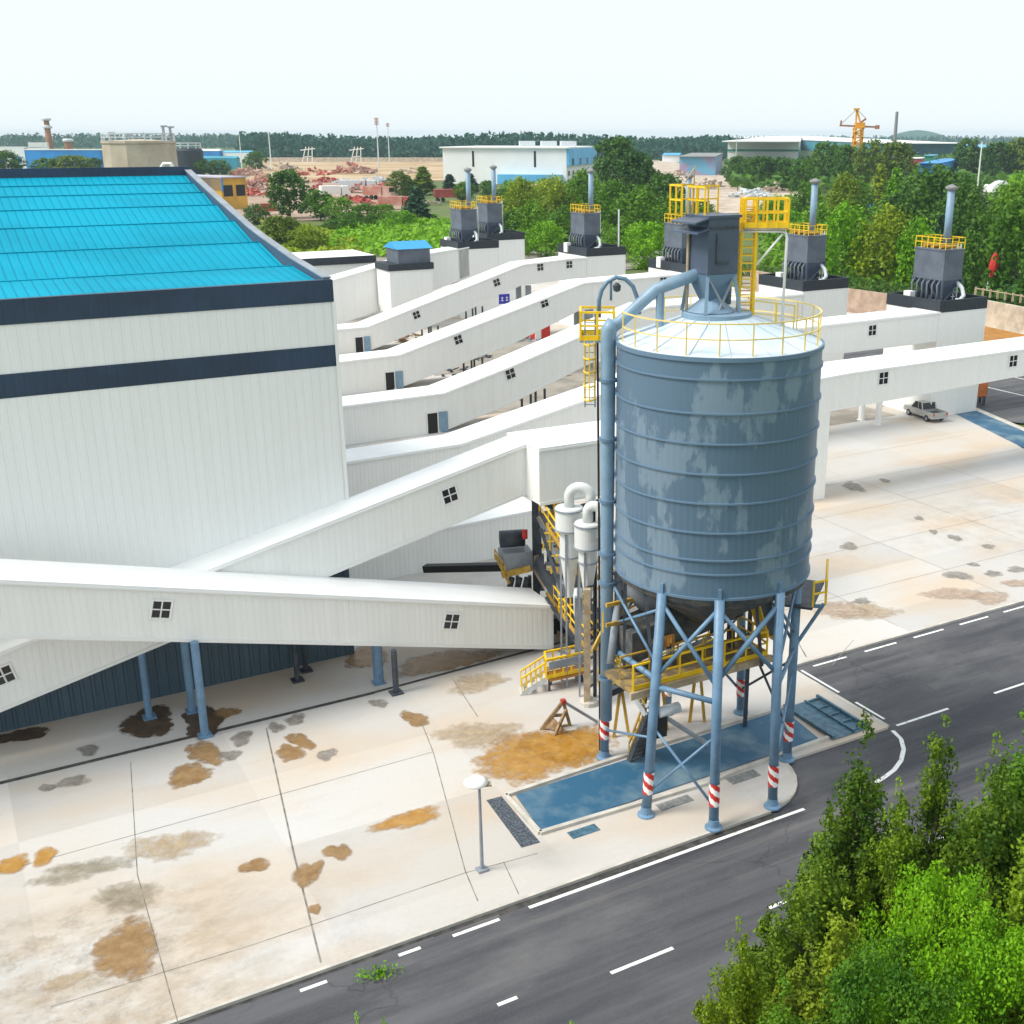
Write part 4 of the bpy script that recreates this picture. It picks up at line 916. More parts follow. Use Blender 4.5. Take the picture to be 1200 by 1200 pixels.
# sand making tower left of the silo
YT = 47.2
tw = thing('sand_making_tower', 'cluttered steel sand making tower with stairs and yellow rails left of the silo', 'tower', at(670, 880, 46.5)*Vector((1, 1, 0)) if False else (-.6, 47.2, 0))
def col(u, v, Y, z0=0, w_=.2, m='tan_steel'):
    p = at(u, v, Y); q = MB(); q.beam((p.x, p.y, z0), p, w_); q.build('column', m, tw); return p
col(688, 690, 50.2, 0, .32, 'tan_steel'); col(645, 640, 60.2, 0, .2, 'dark_steel'); col(627, 577, 60.4, 0, .38, 'dark_steel'); col(678, 700, 53.0, 0, .4, 'grey_steel'); col(697, 590, 51.0, 0, .14, 'black'); col(660, 588, 61, 0, .22, 'dark_steel'); col(654, 720, 59.8, 0, .3, 'dark_steel'); col(668, 740, 57, 0, .3, 'dark_steel')
def FB(*a):
    q = MB(); q.beam(*a); q.build('frame_beam', 'dark_steel', tw)
for a_ in ((at(627, 578, 60.3), at(660, 602, 60), .34), (at(660, 600, 60), at(703, 588, 60), .26), (at(632, 590, 60.3), at(634, 690, 60.2), .16, .5)): FB(*a_)
for v in (640, 690): FB(at(630, v, 60.4), at(690, v-2, 56), .22)
for i, (u0, v0, u1, v1) in enumerate(((632, 600, 690, 700), (634, 620, 660, 700), (650, 640, 690, 640), (640, 660, 690, 668), (662, 600, 672, 700), (640, 700, 690, 776), (650, 760, 690, 758))): FB(at(u0, v0, 58.5-.3*i), at(u1, v1, 54.5-.2*i), .15)
q = MB()
for i in range(8):
    z = .8+i*.75; q.beam((-.15, 50.4, z), (.25, 50.9, z), .1)
q.beam((.25, 50.9, .3), (.25, 50.9, 6.2), .08); q.build('rung_ladder', 'dark_steel', tw)
q = MB(); q.beam(at(644, 600, 59.8), at(668, 655, 58.5), 1.3, .9); q.build('screen_box', 'grey_steel', tw)
q = MB(); q.beam(at(640, 655, 59.5), at(690, 735, 56), 1.5, .8); q.build('chute', 'dark_steel', tw)
q = MB(); q.beam(at(634, 655, 60.5), at(672, 716, 57.5), 1.2, .9); q.build('feed_box', 'tan_steel', tw)
q = MB(); q.beam(at(656, 745, 60.2), at(694, 745, 58), 2.4, 2.6); q.build('crusher_body', 'black', tw)
q = MB(); q.tube([at(677, 690, 53.6), at(678, 720, 53.5), at(687, 755, 53)], .24, 12); q.build('duct', 'pale_steel', tw, smooth=True)
for (a_, Ya, c_, Yc) in (((632, 603), 59.0, (690, 692), 51.6), ((640, 694), 58.9, (690, 764), 51.8)):
    s_, r_ = MB(), MB(); stair(s_, r_, at(*a_, Ya), at(*c_, Yc), (.75, .5, 0), 1.0); s_.build('stair_flight', 'dull_yellow', tw); r_.build('stair_railing', 'yellow', tw)
q = MB(); q.rail([at(637, 645, 59), at(660, 645, 58)], 1.0, .04, .5); q.rail([at(650, 606, 58.8), at(664, 634, 57.4)], 1.1, .05, .5); q.rail([at(646, 714, 58.6), at(668, 706, 57)], 1.0, .04, .5); q.build('landing_railing', 'yellow', tw)
for i, (u_, v_, Y_, s_, m_) in enumerate(((650, 672, 58.6, .9, 'tan_steel'), (662, 690, 57.2, .8, 'grey_steel'), (672, 668, 56, .7, 'dull_yellow'), (676, 735, 55, .8, 'dark_steel'), (648, 628, 59.4, .9, 'dark_steel'), (660, 752, 58, .9, 'tan_steel'))):
    q = MB(); q.box(at(u_, v_, Y_), (s_, s_*.8, s_*1.1), .3*i); q.build('machine_box', m_, tw, bevel=.03)
q = MB(); q.rail([at(646, 672, 57.6), at(688, 668, 54)], 1.0, .04, .7); q.rail([at(655, 722, 56.5), at(690, 716, 53.5)], 1.0, .04, .7); q.build('walkway_railing', 'yellow', tw)
q = MB(); q.beam(at(640, 694, 58.7), at(639, 646, 58.7), .14); q.build('hand_post', 'white_trim', tw)
p_ = G(690, 826); q = MB(); q.lathe((p_.x, p_.y+.1), [(.45, 0), (.45, .2), (.25, .34)], 12, True, True); q.build('footing', 'kerb_concrete', tw)
# bottom landing with sloping steps
a = at(640, 796, 51.6); c = at(689, 784, 52.6); c.z = a.z
ld = thing('access_landing', 'yellow railed landing with short steps in front of the sand tower foot', 'landing', (a.x+.8, a.y+.4, 0))
q = MB(); q.beam(a+Vector((0, .4, -.08)), c+Vector((0, .4, -.08)), .9, .12); q.build('deck', 'orange_mud', ld)
q = MB(); q.rail([c, a, a+Vector((-.1, .9, 0)), c+Vector((-.1, .9, 0))], 1.05, .045, .45, True, False, True); q.build('railing', 'yellow', ld)
s_, r_ = MB(), MB(); stair(s_, r_, a, G(612, 814, .05), (-.1, .8, 0), .9); s_.build('step', 'pale_steel', ld); r_.build('hand_rail', 'yellow', ld)
for p in (a+Vector((.15, .15, 0)), c+Vector((-.3, .2, 0)), a+Vector((.2, .8, 0))):
    q = MB(); q.beam((p.x, p.y, 0), p-Vector((0, 0, .1)), .12); q.build('leg', 'dark_steel', ld)
q = MB(); q.beam(a+Vector((.15, -.06, .75)), c+Vector((0, -.06, .75)), .05, .4); q.build('side_plate', 'grey_steel', ld)
# feed conveyor head with motor at the left of the tower
hc = at(604, 655, 60.2)
fc = thing('belt_conveyor', 'black belt conveyor with a grey motor head and yellow frame left of the sand tower', 'conveyor', (hc.x, hc.y, 0))
q = MB(); q.beam(at(594, 664, 60.4), at(498, 666, 62.4), .5, .4); q.build('belt', 'black', fc)
q = MB(); q.box(hc, (1.7, 1.3, 1.15), .3); q.build('head_box', 'grey_steel', fc, bevel=.04)
q = MB(); q.tube([at(586, 632, 60.2), at(614, 630, 60.5)], .48, 16); q.build('motor', 'dark_steel', fc, smooth=True)
q = MB(); q.tube([at(612, 626, 59.8), at(618, 626, 59.8)], .28, 12); q.build('coupling_guard', 'red', fc, smooth=True)
q = MB(); q.beam(at(588, 674, 59.4), at(622, 666, 59.2), .14, .35); q.beam(at(580, 650, 59.4), at(597, 684, 59.2), .12); q.rail([at(580, 656, 59.2), at(592, 674, 59.2)], .6, .03, .4); q.build('frame', 'dull_yellow', fc)
for u in (600, 609, 618):
    q = MB(); q.tube([at(u, 677, 59.6), at(u-3, 690, 59.6)], .17, 10); q.build('roller', 'dark_steel', fc, smooth=True)
for dx in (0, .7):
    p = at(606, 676, 60.6)+Vector((dx, .2, 0)); q = MB(); q.beam((p.x, p.y, 0), p, .2); q.build('support_leg', 'dark_steel', fc)
# cyclones
def cyclone(u, vt, Y, R, label, ku, h1, h2, h3):
    c = at(u, vt, Y); root = thing('cyclone_separator', label, 'cyclone', (c.x, c.y, 0), 'white cyclones left of the silo')
    zt = c.z; z1 = zt-h1; z2 = z1-h2; z3 = z2-h3
    q = MB(); q.lathe((c.x, c.y), [(R*.3, zt+.03), (R*.96, zt), (R, zt-.05), (R, z1), (R*.96, z1-.04), (R*.70, z1-.06), (R*.70, z2), (R*.66, z2-.02), (R*.34, z3), (R*.25, z3-.5)], 28, False, True); q.build('body', 'cyclone_white', root)
    for z, rr in ((zt-.1, R), (z1+.05, R), (z2+.06, R*.70)):
        q = MB(); q.lathe((c.x, c.y), [(rr+.003, z-.035), (rr+.05, z-.035), (rr+.05, z+.035), (rr+.003, z+.035)], 28); q.build('flange', 'grey_steel', root)
    q = MB(); q.tube([(c.x, c.y, zt), (c.x, c.y, zt+.55)]+[(c.x+ku*(1-math.cos(a)), c.y-.05*a, zt+.55+ku*.9*math.sin(a)) for a in np.linspace(.25, math.pi*.95, 9)]+[(c.x+2*ku, c.y-.2, zt+.1)], .25, 16); q.build('outlet_elbow', 'cyclone_white', root, smooth=True)
    q = MB(); q.box((c.x+R*.8, c.y-R*.45, zt-.38), (R*1.3, .42, .5), .15); q.build('inlet_box', 'cyclone_white', root)
    for a in (0.6, 2.6, 4.4):
        q = MB(); q.beam((c.x+math.cos(a)*(R*.75), c.y+math.sin(a)*(R*.75), 0), (c.x+math.cos(a)*(R*.75), c.y+math.sin(a)*(R*.75), z1), .09); q.build('leg', 'grey_steel', root)
cyclone(667, 594, 52.6, .68, 'white cyclone with a bent outlet pipe, farther left of the two', .52, 1.15, 1.4, 1.6)
cyclone(689, 612, 50.9, .64, 'white cyclone next to the silo fill pipe, nearer and lower of the two', .3, 1.25, .75, 1.5)
mat('brick_paint', (.40, .05, .03), .7)
# small wooden / steel stand on the ground
sd_ = thing('rail_stand', 'rusty timber stand with a red top on the muddy concrete left of the silo', 'stand', G(652, 855))
b0_ = G(634, 855); b1_ = G(668, 850); tp = at(660, 822, 47.9)
q = MB(); q.beam(b0_, tp, .16); q.beam(b1_, tp, .14); q.beam(G(650, 862), tp+Vector((.15, -.2, -.3)), .12); q.beam(b0_.lerp(tp, .5), b1_.lerp(tp, .45), .12); q.beam(b0_, b1_, .14); q.build('frame', 'wood', sd_)
q = MB(); q.box(tp+Vector((0, 0, .0)), (.22, .22, .2), .5); q.build('cap', 'brick_paint', sd_)
q = MB(); q.beam(tp, G(700, 846, .1), .12); q.build('slanted_strut', 'grey_steel', sd_)
q = MB(); q.quad(b0_+Vector((0, 0, .1)), G(664, 858, .1), G(664, 858, .9), b0_.lerp(tp, .5)); q.build('side_board', 'wood', sd_)

# ---------------------------------------------------------------- lamp post, car and yard bits
lpb = G(565, 1020); hd = at(558, 922, lpb.y-.2)
lm = thing('lamp_post', 'thin grey lamp post with a round white head at the pavement edge', 'lamp post', lpb)
q = MB(); q.tube([lpb, (lpb.x, lpb.y, hd.z)], [.075, .05], 10); q.box(lpb+Vector((0, 0, .05)), (.4, .34, .1), RZ); q.build('pole', 'grey_steel', lm)
q = MB(); q.lathe((lpb.x-.12, lpb.y, hd.z), [(.05, -.02), (.42, .02), (.46, .08), (.3, .2), (.04, .26)], 24, True, True); q.build('lamp_head', 'white', lm, smooth=True)
q = MB(); q.box((lpb.x+.2, lpb.y, hd.z-.02), (.5, .3, .06), .2); q.build('lamp_bracket', 'tan_steel', lm)

cA, cB = G(1066, 483), G(1102, 496); cd_ = (cB-cA); cl = 4.7; ang = math.atan2(cd_.y, cd_.x); cc = (cA+cB)/2
car = thing('parked_pickup', 'dusty silver pickup parked alone on the concrete beside the blue channel', 'pickup', (cc.x, cc.y, 0))
def cp(x, y, z): return Vector((cc.x+x*math.cos(ang)-y*math.sin(ang), cc.y+x*math.sin(ang)+y*math.cos(ang), z))
def loft(q, secs, half):
    vs = []
    k = len(secs[0][1])
    for hw, pr in secs:
        for x, z in pr: vs.append(cp(x, hw, z))
    fs = []
    for i in range(len(secs)-1):
        for j in range(k): fs.append((i*k+j, i*k+(j+1) % k, (i+1)*k+(j+1) % k, (i+1)*k+j))
    fs.append(tuple(reversed(range(k)))); fs.append(tuple(range((len(secs)-1)*k, len(secs)*k)))
    q.add(vs, fs)
body = [(-2.35, .4), (2.35, .4), (2.35, .72), (.62, .72), (.6, .98), (-1.15, .98), (-2.25, .92), (-2.38, .7)]
bi = [(x*.985, z) for x, z in body]
q = MB(); loft(q, [(-.90, bi), (-.84, body), (.84, body), (.90, bi)], 1)
for y in (-.86, .86): q.beam(cp(.62, y, .86), cp(2.36, y, .86), .08, .28)
q.beam(cp(2.33, -.8, .86), cp(2.33, .8, .86), .07, .27); q.build('body', 'car_paint', car)
q = MB(); q.quad(cp(.64, -.81, .735), cp(2.29, -.81, .735), cp(2.29, .81, .735), cp(.64, .81, .735)); q.build('cargo_bed', 'dark_steel', car)
cab_ = [(-1.2, .98), (-.62, 1.58), (.40, 1.60), (.58, .98)]
q = MB(); loft(q, [(-.78, cab_), (.78, cab_)], 1); q.build('cabin', 'glass_dark', car)
q = MB(); rf = [(-.66, 1.575), (-.58, 1.63), (.38, 1.65), (.44, 1.595)]; loft(q, [(-.74, rf), (.74, rf)], 1)
for y in (-.785, .785):
    q.beam(cp(-1.2, y, .98), cp(-.62, y*.98, 1.59), .08); q.beam(cp(-.1, y, .98), cp(-.1, y*.98, 1.6), .08); q.beam(cp(.57, y, .98), cp(.40, y*.98, 1.6), .1)
q.build('roof', 'car_paint', car)
for x in (1.45, -1.45):
    for y in (-.82, .82):
        q = MB(); q.tube([cp(x, y-.11, .32), cp(x, y+.11, .32)], .32, 18); wl = q.build('wheel', 'tyre', car, smooth=False)
        q = MB(); q.tube([cp(x, y-.118, .32), cp(x, y+.118, .32)], .17, 14); q.build('rim', 'grey_steel', wl)
for y in (-.6, .6):
    q = MB(); q.box(cp(-2.33, y, .74), (.12, .36, .14), ang); q.build('headlight', 'white', car)
    q = MB(); q.box(cp(2.37, y*1.25, .82), (.06, .14, .24), ang); q.build('tail_light', 'red', car)
ob = thing('orange_compressor', 'orange box machine on dark legs on the parking asphalt behind the car', 'machine', G(1140, 473))
o0 = G(1140, 473); q = MB(); q.box(o0+Vector((0, 0, 1.6)), (2.2, 1.6, 1.6), .4); q.build('body', mat('orange_paint', (.55, .17, .04), .6, var=.2, vscale=1), ob, bevel=.08)
q = MB()
for x in (-.9, .9):
    for y in (-.6, .6): q.beam(o0+Vector((x, y, 0)), o0+Vector((x, y, .9)), .22)
q.beam(o0+Vector((-3.2, .3, .1)), o0+Vector((-1.0, 0, 1.2)), .25); q.tube([o0+Vector((-2.4, .2, .5)), o0+Vector((-2.4, -.1, .5))], .5, 12); q.build('leg', 'dark_steel', ob)
# debris between the galleries
def heap(u, v, n, size, m, label, cat='heap', seed=1, group=None, hk=.6):
    rng = random.Random(seed); c = G(u, v); q = MB()
    for i in range(n):
        r = size*math.sqrt(rng.random()); a = rng.uniform(0, 6.28); x = r*math.cos(a)*1.3; y = r*math.sin(a); h = (size-r)*hk
        p = Vector((c.x+x, c.y+y, rng.uniform(0, max(.1, h)))); L_ = rng.uniform(.2, .6)*size*.55; t = rng.uniform(0, 6.28); e_ = rng.uniform(-.25, .4)
        d = Vector((math.cos(t), math.sin(t), e_))*L_; w_ = rng.uniform(.05, .18)*size*.6
        q.beam(p-d*.5+Vector((0, 0, abs(e_)*L_*.5)), p+d*.5+Vector((0, 0, abs(e_)*L_*.5)), w_, w_*rng.uniform(.3, 1))
    return tag(q.build('debris_heap' if cat == 'heap' else 'scrap_heap', m), label, cat, group)
heap(540, 418, 40, 3.0, 'dark_steel', 'low heap of dark steel scrap under the fourth gallery', seed=3, group='yard debris between the galleries', hk=.25)
heap(510, 436, 30, 3.0, 'dark_steel', 'flat dark debris at the foot of the third gallery door', seed=4, group='yard debris between the galleries', hk=.12)
heap(608, 398, 34, 2.2, 'blue_pipe', 'blue grey sheet scrap under the middle of the fourth gallery', seed=5, group='yard debris between the galleries', hk=.25)
heap(590, 466, 14, 2.2, 'wood', 'scattered timber pieces on the dusty yard left of the silo top', seed=6, group='yard debris between the galleries', hk=.06)
heap(650, 440, 12, 2.6, 'wood', 'few long sticks lying on the dusty yard next to the cage ladder', seed=8, group='yard debris between the galleries', hk=.06)
heap(470, 398, 40, 4.0, 'wood', 'brown debris heap under the fifth gallery beside its door', seed=9, group='yard debris between the galleries', hk=.3)
rc = thing('red_container', 'small red cabin standing between the galleries behind the cage ladder', 'container', G(632, 398))
c = G(629, 396); q = MB(); q.box(c+Vector((0, 0, 1.4)), (2.4, 3.4, 2.6), RZ); q.build('body', 'red', rc, bevel=.05)
q = MB(); q.box(c+Vector((-.1, -1.2, .9)), (.9, 1.6, 1.8), RZ); q.build('door', 'white_trim', rc)
# ---------------------------------------------------------------- vegetation
def cards(P, N, size, aspect, rng, name):
    """leaf sized diamond faces at P facing N"""
    n = len(P)
    ref = rng.normal(size=(n, 3)); t = np.cross(N, ref); t /= np.linalg.norm(t, axis=1)[:, None]+1e-9; b = np.cross(N, t)
    s = (size*rng.uniform(.6, 1.4, n))[:, None]
    V = np.empty((n, 4, 3)); V[:, 0] = P-t*s*aspect; V[:, 1] = P-b*s*.55; V[:, 2] = P+t*s*aspect; V[:, 3] = P+b*s*.55+N*s*.15
    me = bpy.data.meshes.new(name); me.vertices.add(n*4); me.vertices.foreach_set('co', V.reshape(-1))
    me.loops.add(n*4); me.loops.foreach_set('vertex_index', np.arange(n*4, dtype=np.int32))
    me.polygons.add(n); me.polygons.foreach_set('loop_start', np.arange(0, n*4, 4, dtype=np.int32))
    try: me.polygons.foreach_set('loop_total', np.full(n, 4, dtype=np.int32))
    except Exception: pass
    me.update(calc_edges=True); return me
def spire_mesh(H, R, n, leaf, seed):
    """a crown of many upright pointed plumes, as on a young poplar"""
    rng = np.random.default_rng(seed); ns = 48
    ri = R*np.sqrt(rng.uniform(0.0, 1, ns))*.92; ai = rng.uniform(0, 2*np.pi, ns)
    top = H*(1-.72*(ri/R)**1.1)*rng.uniform(.82, 1.0, ns); top[:1] = H; ri[:1] = 0
    ln = np.minimum(top*.95, H*rng.uniform(.26, .44, ns)); wr = R*rng.uniform(.13, .24, ns)
    # each plume is a string of leafy tufts of its own size
    nt_ = 1100; w = ln*wr; k = rng.choice(ns, nt_, p=w/w.sum()); t = rng.beta(1.25, 1.25, nt_); a = rng.uniform(0, 2*np.pi, nt_)
    env = wr[k]*np.clip((1-t)*1.5, .05, 1)**.85*np.clip(t*4+.45, 0, 1)
    rr = env*np.sqrt(rng.uniform(.2, 1.15, nt_)); lean = .12*t
    C = np.stack([ri[k]*(1+lean)*np.cos(ai[k])+rr*np.cos(a), ri[k]*(1+lean)*np.sin(ai[k])+rr*np.sin(a), top[k]-ln[k]*(1-t)], 1)
    cr = np.minimum(.10+.55*env, R*.16)*rng.uniform(.55, 1.25, nt_)
    pk = rng.choice(nt_, n, p=(cr**1.6)/(cr**1.6).sum())
    q = rng.normal(size=(n, 3)); q /= np.linalg.norm(q, axis=1)[:, None]; q *= (rng.uniform(0, 1, n)**.4)[:, None]; q[:, 2] *= 1.35
    P = C[pk]+q*cr[pk][:, None]; P[:, 2] = np.maximum(P[:, 2], .05*H)
    N = q*.7+rng.normal(size=(n, 3))*.65+np.array([0, 0, .35]); N /= np.linalg.norm(N, axis=1)[:, None]
    return cards(P, N, leaf, .9, rng, 'crown')
def crown_mesh(kind, H, R, nc, per, leaf, seed, base=.12):
    rng = np.random.default_rng(seed)
    h = base+(1-base)*rng.beta(1.15, 1.0, nc)
    if kind == 'poplar': prof = np.minimum(1, ((1-h)/.62))**.75*np.minimum(1, (h-base+.12)/.22)
    elif kind == 'cone': prof = np.minimum(1, (1-h)/.85)**.9*np.minimum(1, (h-base+.10)/.12)
    elif kind == 'willow': prof = np.sqrt(np.clip(1-((h-.45)/.56)**2, 0, 1))
    else: prof = np.sqrt(np.clip(1-((h-.52)/.50)**2, 0, 1))
    a = rng.uniform(0, 2*np.pi, nc)
    ph = rng.uniform(0, 6.28, 6)
    lump = 1+.20*np.sin(3*a+ph[0]+4*h)+.16*np.sin(5*a+ph[1]-7*h)+.14*np.sin(2*a+ph[2]+9*h)
    rad = R*prof*lump*np.sqrt(rng.uniform(.12, 1.0, nc))
    C = np.stack([rad*np.cos(a), rad*np.sin(a), h*H], 1)
    out = np.stack([np.cos(a), np.sin(a), np.zeros(nc)], 1)
    cr = R*rng.uniform(.13, .26, nc)
    if kind == 'poplar': ax = out*.35+np.array([0, 0, 1.0]); st = 2.0
    elif kind == 'willow': ax = out*.5+np.array([0, 0, -1.0]); st = 2.1
    elif kind == 'cone': ax = out*1.0+np.array([0, 0, .35]); st = 1.5
    else: ax = out*.6+np.array([0, 0, .5]); st = 1.0
    ax /= np.linalg.norm(ax, axis=1)[:, None]
    q = rng.normal(size=(nc, per, 3)); q /= np.linalg.norm(q, axis=2)[..., None]; q *= (rng.uniform(0, 1, (nc, per))**.45)[..., None]
    al = (q*ax[:, None, :]).sum(2)
    D = q+ax[:, None, :]*(al*(st-1))[..., None]
    # plume tips get narrower
    P = C[:, None, :]+D*cr[:, None, None]
    N = q*.8+rng.normal(size=q.shape)*.75+np.array([0, 0, .35]); N /= np.linalg.norm(N, axis=2)[..., None]
    P = P.reshape(-1, 3); N = N.reshape(-1, 3); P[:, 2] = np.maximum(P[:, 2], .05*H*rng.uniform(.2, 1, len(P)))
    return cards(P, N, leaf, .95, rng, 'crown')
def trunk_mesh(H, R, seed, kind):
    rng = random.Random(seed); q = MB(); r0 = H*.018+.03
    top = .8 if kind in ('poplar', 'cone') else .62
    pts = [(0, 0, 0)]+[(rng.uniform(-.02, .02)*H*i/4, rng.uniform(-.02, .02)*H*i/4, top*H*i/4) for i in range(1, 5)]
    q.tube(pts, [r0, r0*.8, r0*.6, r0*.4, r0*.15], 8)
    for i in range(9):
        z = H*rng.uniform(.15, top*.9); a = rng.uniform(0, 6.28); L_ = R*rng.uniform(.5, .9)*(1-.4*z/H)*(.5 if kind == 'poplar' else 1)
        up = {'poplar': .9, 'willow': .5, 'cone': .3}.get(kind, .7)
        q.tube([(0, 0, z), (math.cos(a)*L_*.5, math.sin(a)*L_*.5, z+L_*up*.4), (math.cos(a)*L_, math.sin(a)*L_, z+L_*up)], [r0*.35, r0*.25, r0*.08], 5)
    me = bpy.data.meshes.new('trunk'); me.from_pydata(q.v, [], q.f); me.materials.append(MATS['bark']); return me
PROTO = {}
def proto(kind, k, big=False):
    key = (kind, k, big)
    if key not in PROTO:
        H = 10.0; R = {'poplar': 2.0, 'cone': 2.3, 'willow': 4.6, 'round': 3.9, 'bush': 5.2}[kind]
        kk = 'round' if kind == 'bush' else kind
        if big and kind == 'poplar': cm = spire_mesh(H, R*1.36, 70000, .064, 11+k*7)
        elif big: cm = crown_mesh(kk, H, R, 110, 330, .078, 11+k*7, .08)
        else: cm = crown_mesh(kk, H, R, 210, 16, .34, 31+k*5, .04 if kind in ('bush', 'willow', 'cone') else .12)
        cm.materials.append(MATS['leaf_mid'])
        PROTO[key] = (cm, trunk_mesh(H, R, k+3, kk))
    return PROTO[key]
def tree(kind, loc, H, Rk, m, label, group, k=0, big=False, rz=None, name=None):
    cm, tm = proto(kind, k, big)
    nm = name or {'poplar': 'poplar_tree', 'cone': 'conical_tree', 'willow': 'willow_tree', 'round': 'leafy_tree', 'bush': 'round_bush'}[kind]
    root = thing(nm, label, 'bush' if kind == 'bush' else 'tree', loc, group)
    root.rotation_euler = (0, 0, random.uniform(0, 6.28) if rz is None else rz); s = H/10.0; root.scale = (s*Rk, s*Rk, s)
    t = bpy.data.objects.new('trunk', tm); COL.objects.link(t); t.parent = root
    c = bpy.data.objects.new('crown', cm); COL.objects.link(c); c.parent = root
    c.material_slots[0].link = 'OBJECT'; c.material_slots[0].material = MATS[m]
    return root

GF = 'roadside trees in the lower right foreground'
FG = [('poplar', 1052, 940, 26.6, .8, 'leaf_poplar', 'dark poplar filling the gap below the two separate high tips', 1),
      ('poplar', 1012, 856, 27.8, 1.05, 'leaf_poplar', 'tall dark green poplar with the leftmost high tip, overlapping the silo road corner', 0),
      ('poplar', 958, 1000, 26.0, 1.0, 'leaf_poplar', 'dark green poplar leaning out lowest on the left edge of the roadside trees', 1),
      ('poplar', 1104, 862, 28.6, .95, 'leaf_poplar', 'slim dark poplar standing alone between the two tallest roadside crowns', 2),
      ('poplar', 1203, 845, 27.2, 1.25, 'leaf_mid', 'tall green poplar cut off by the right picture edge', 0),
      ('poplar', 1166, 893, 26.2, 1.05, 'leaf_poplar', 'olive poplar with pale bare twigs just left of the right picture edge', 1),
      ('poplar', 988, 1072, 24.2, 1.0, 'leaf_poplar_warm', 'short warm green poplar in front of the tallest roadside one', 2),
      ('round', 1108, 1034, 23.6, .52, 'leaf_bright', 'vivid bright green leafy tree with the higher of the bright tops', 0),
      ('round', 1168, 1104, 22.4, .56, 'leaf_bright', 'vivid bright green leafy tree lowest in the right corner', 1),
      ('round', 1045, 1128, 22.0, .55, 'leaf_mid', 'mid green leafy tree low between the bright ones and the short warm poplar', 2),
      ('poplar', 866, 1098, 23.6, .72, 'leaf_yellow', 'yellow green young tree lowest left in the roadside row', 1),
      ('poplar', 918, 1136, 22.7, .8, 'leaf_mid', 'green young tree between the yellow green one and the short warm poplar', 0),
      ('poplar', 1215, 985, 24.6, 1.1, 'leaf_poplar', 'dark green tree behind the bright ones, mostly outside the right edge', 2),
      ('poplar', 419, 1189, 21.3, .45, 'leaf_bright', 'left one of two small bright treetops poking up at the bottom edge of the road', 1),
      ('poplar', 450, 1190, 21.4, .45, 'leaf_bright', 'right one of two small bright treetops poking up at the bottom edge of the road', 0),
      ('poplar', 669, 1194, 21.2, .4, 'leaf_bright', 'single tiny bright treetop at the bottom edge under the centre line', 2)]
for kind, u, v, Y, rk, m, lb, k in FG:
    p = at(u, v, Y); zt = p.z; x = p.x
    zt = zt*(1.07 if kind == 'poplar' and Y > 23 else 1.0)
    tree(kind, (x, Y, -.2), zt+.2, rk*11.0/max(zt, 6)*(.86 if kind == 'poplar' else .95), m, lb, GF, k, True, rz=k*1.7)
gv = MB(); gv.quad(W(-70, -60, -.19), W(170, -60, -.19), W(170, 22.6, -.19), W(-70, 22.6, -.19)); struct(gv.build('road_verge', 'field'))
gv = MB(); gv.gbox(-70, 170, 22.55, 22.75, -.3, -.0); struct(gv.build('verge_kerb', 'kerb_concrete'))
# bushes creeping over the road crack
wd = MB()
wrng = np.random.default_rng(5); p0 = G(437, 1146, -.12); WN = 1; P = np.array([[p0.x, p0.y, 0.0]])+wrng.normal(size=(240, 3))*np.array([.32, .12, .09]); P[:, 2] = np.abs(P[:, 2])-.08
P[:120] += np.array([.35, .25, 0.05])
me = cards(P, wrng.normal(size=(240, 3))/1.7, .06, .9, wrng, 'weed'); me.materials.append(MATS['leaf_bright']); ow = bpy.data.objects.new('weed', me); COL.objects.link(ow); stuff(ow, 'small green weeds growing from a crack in the near road lane', 'weeds')

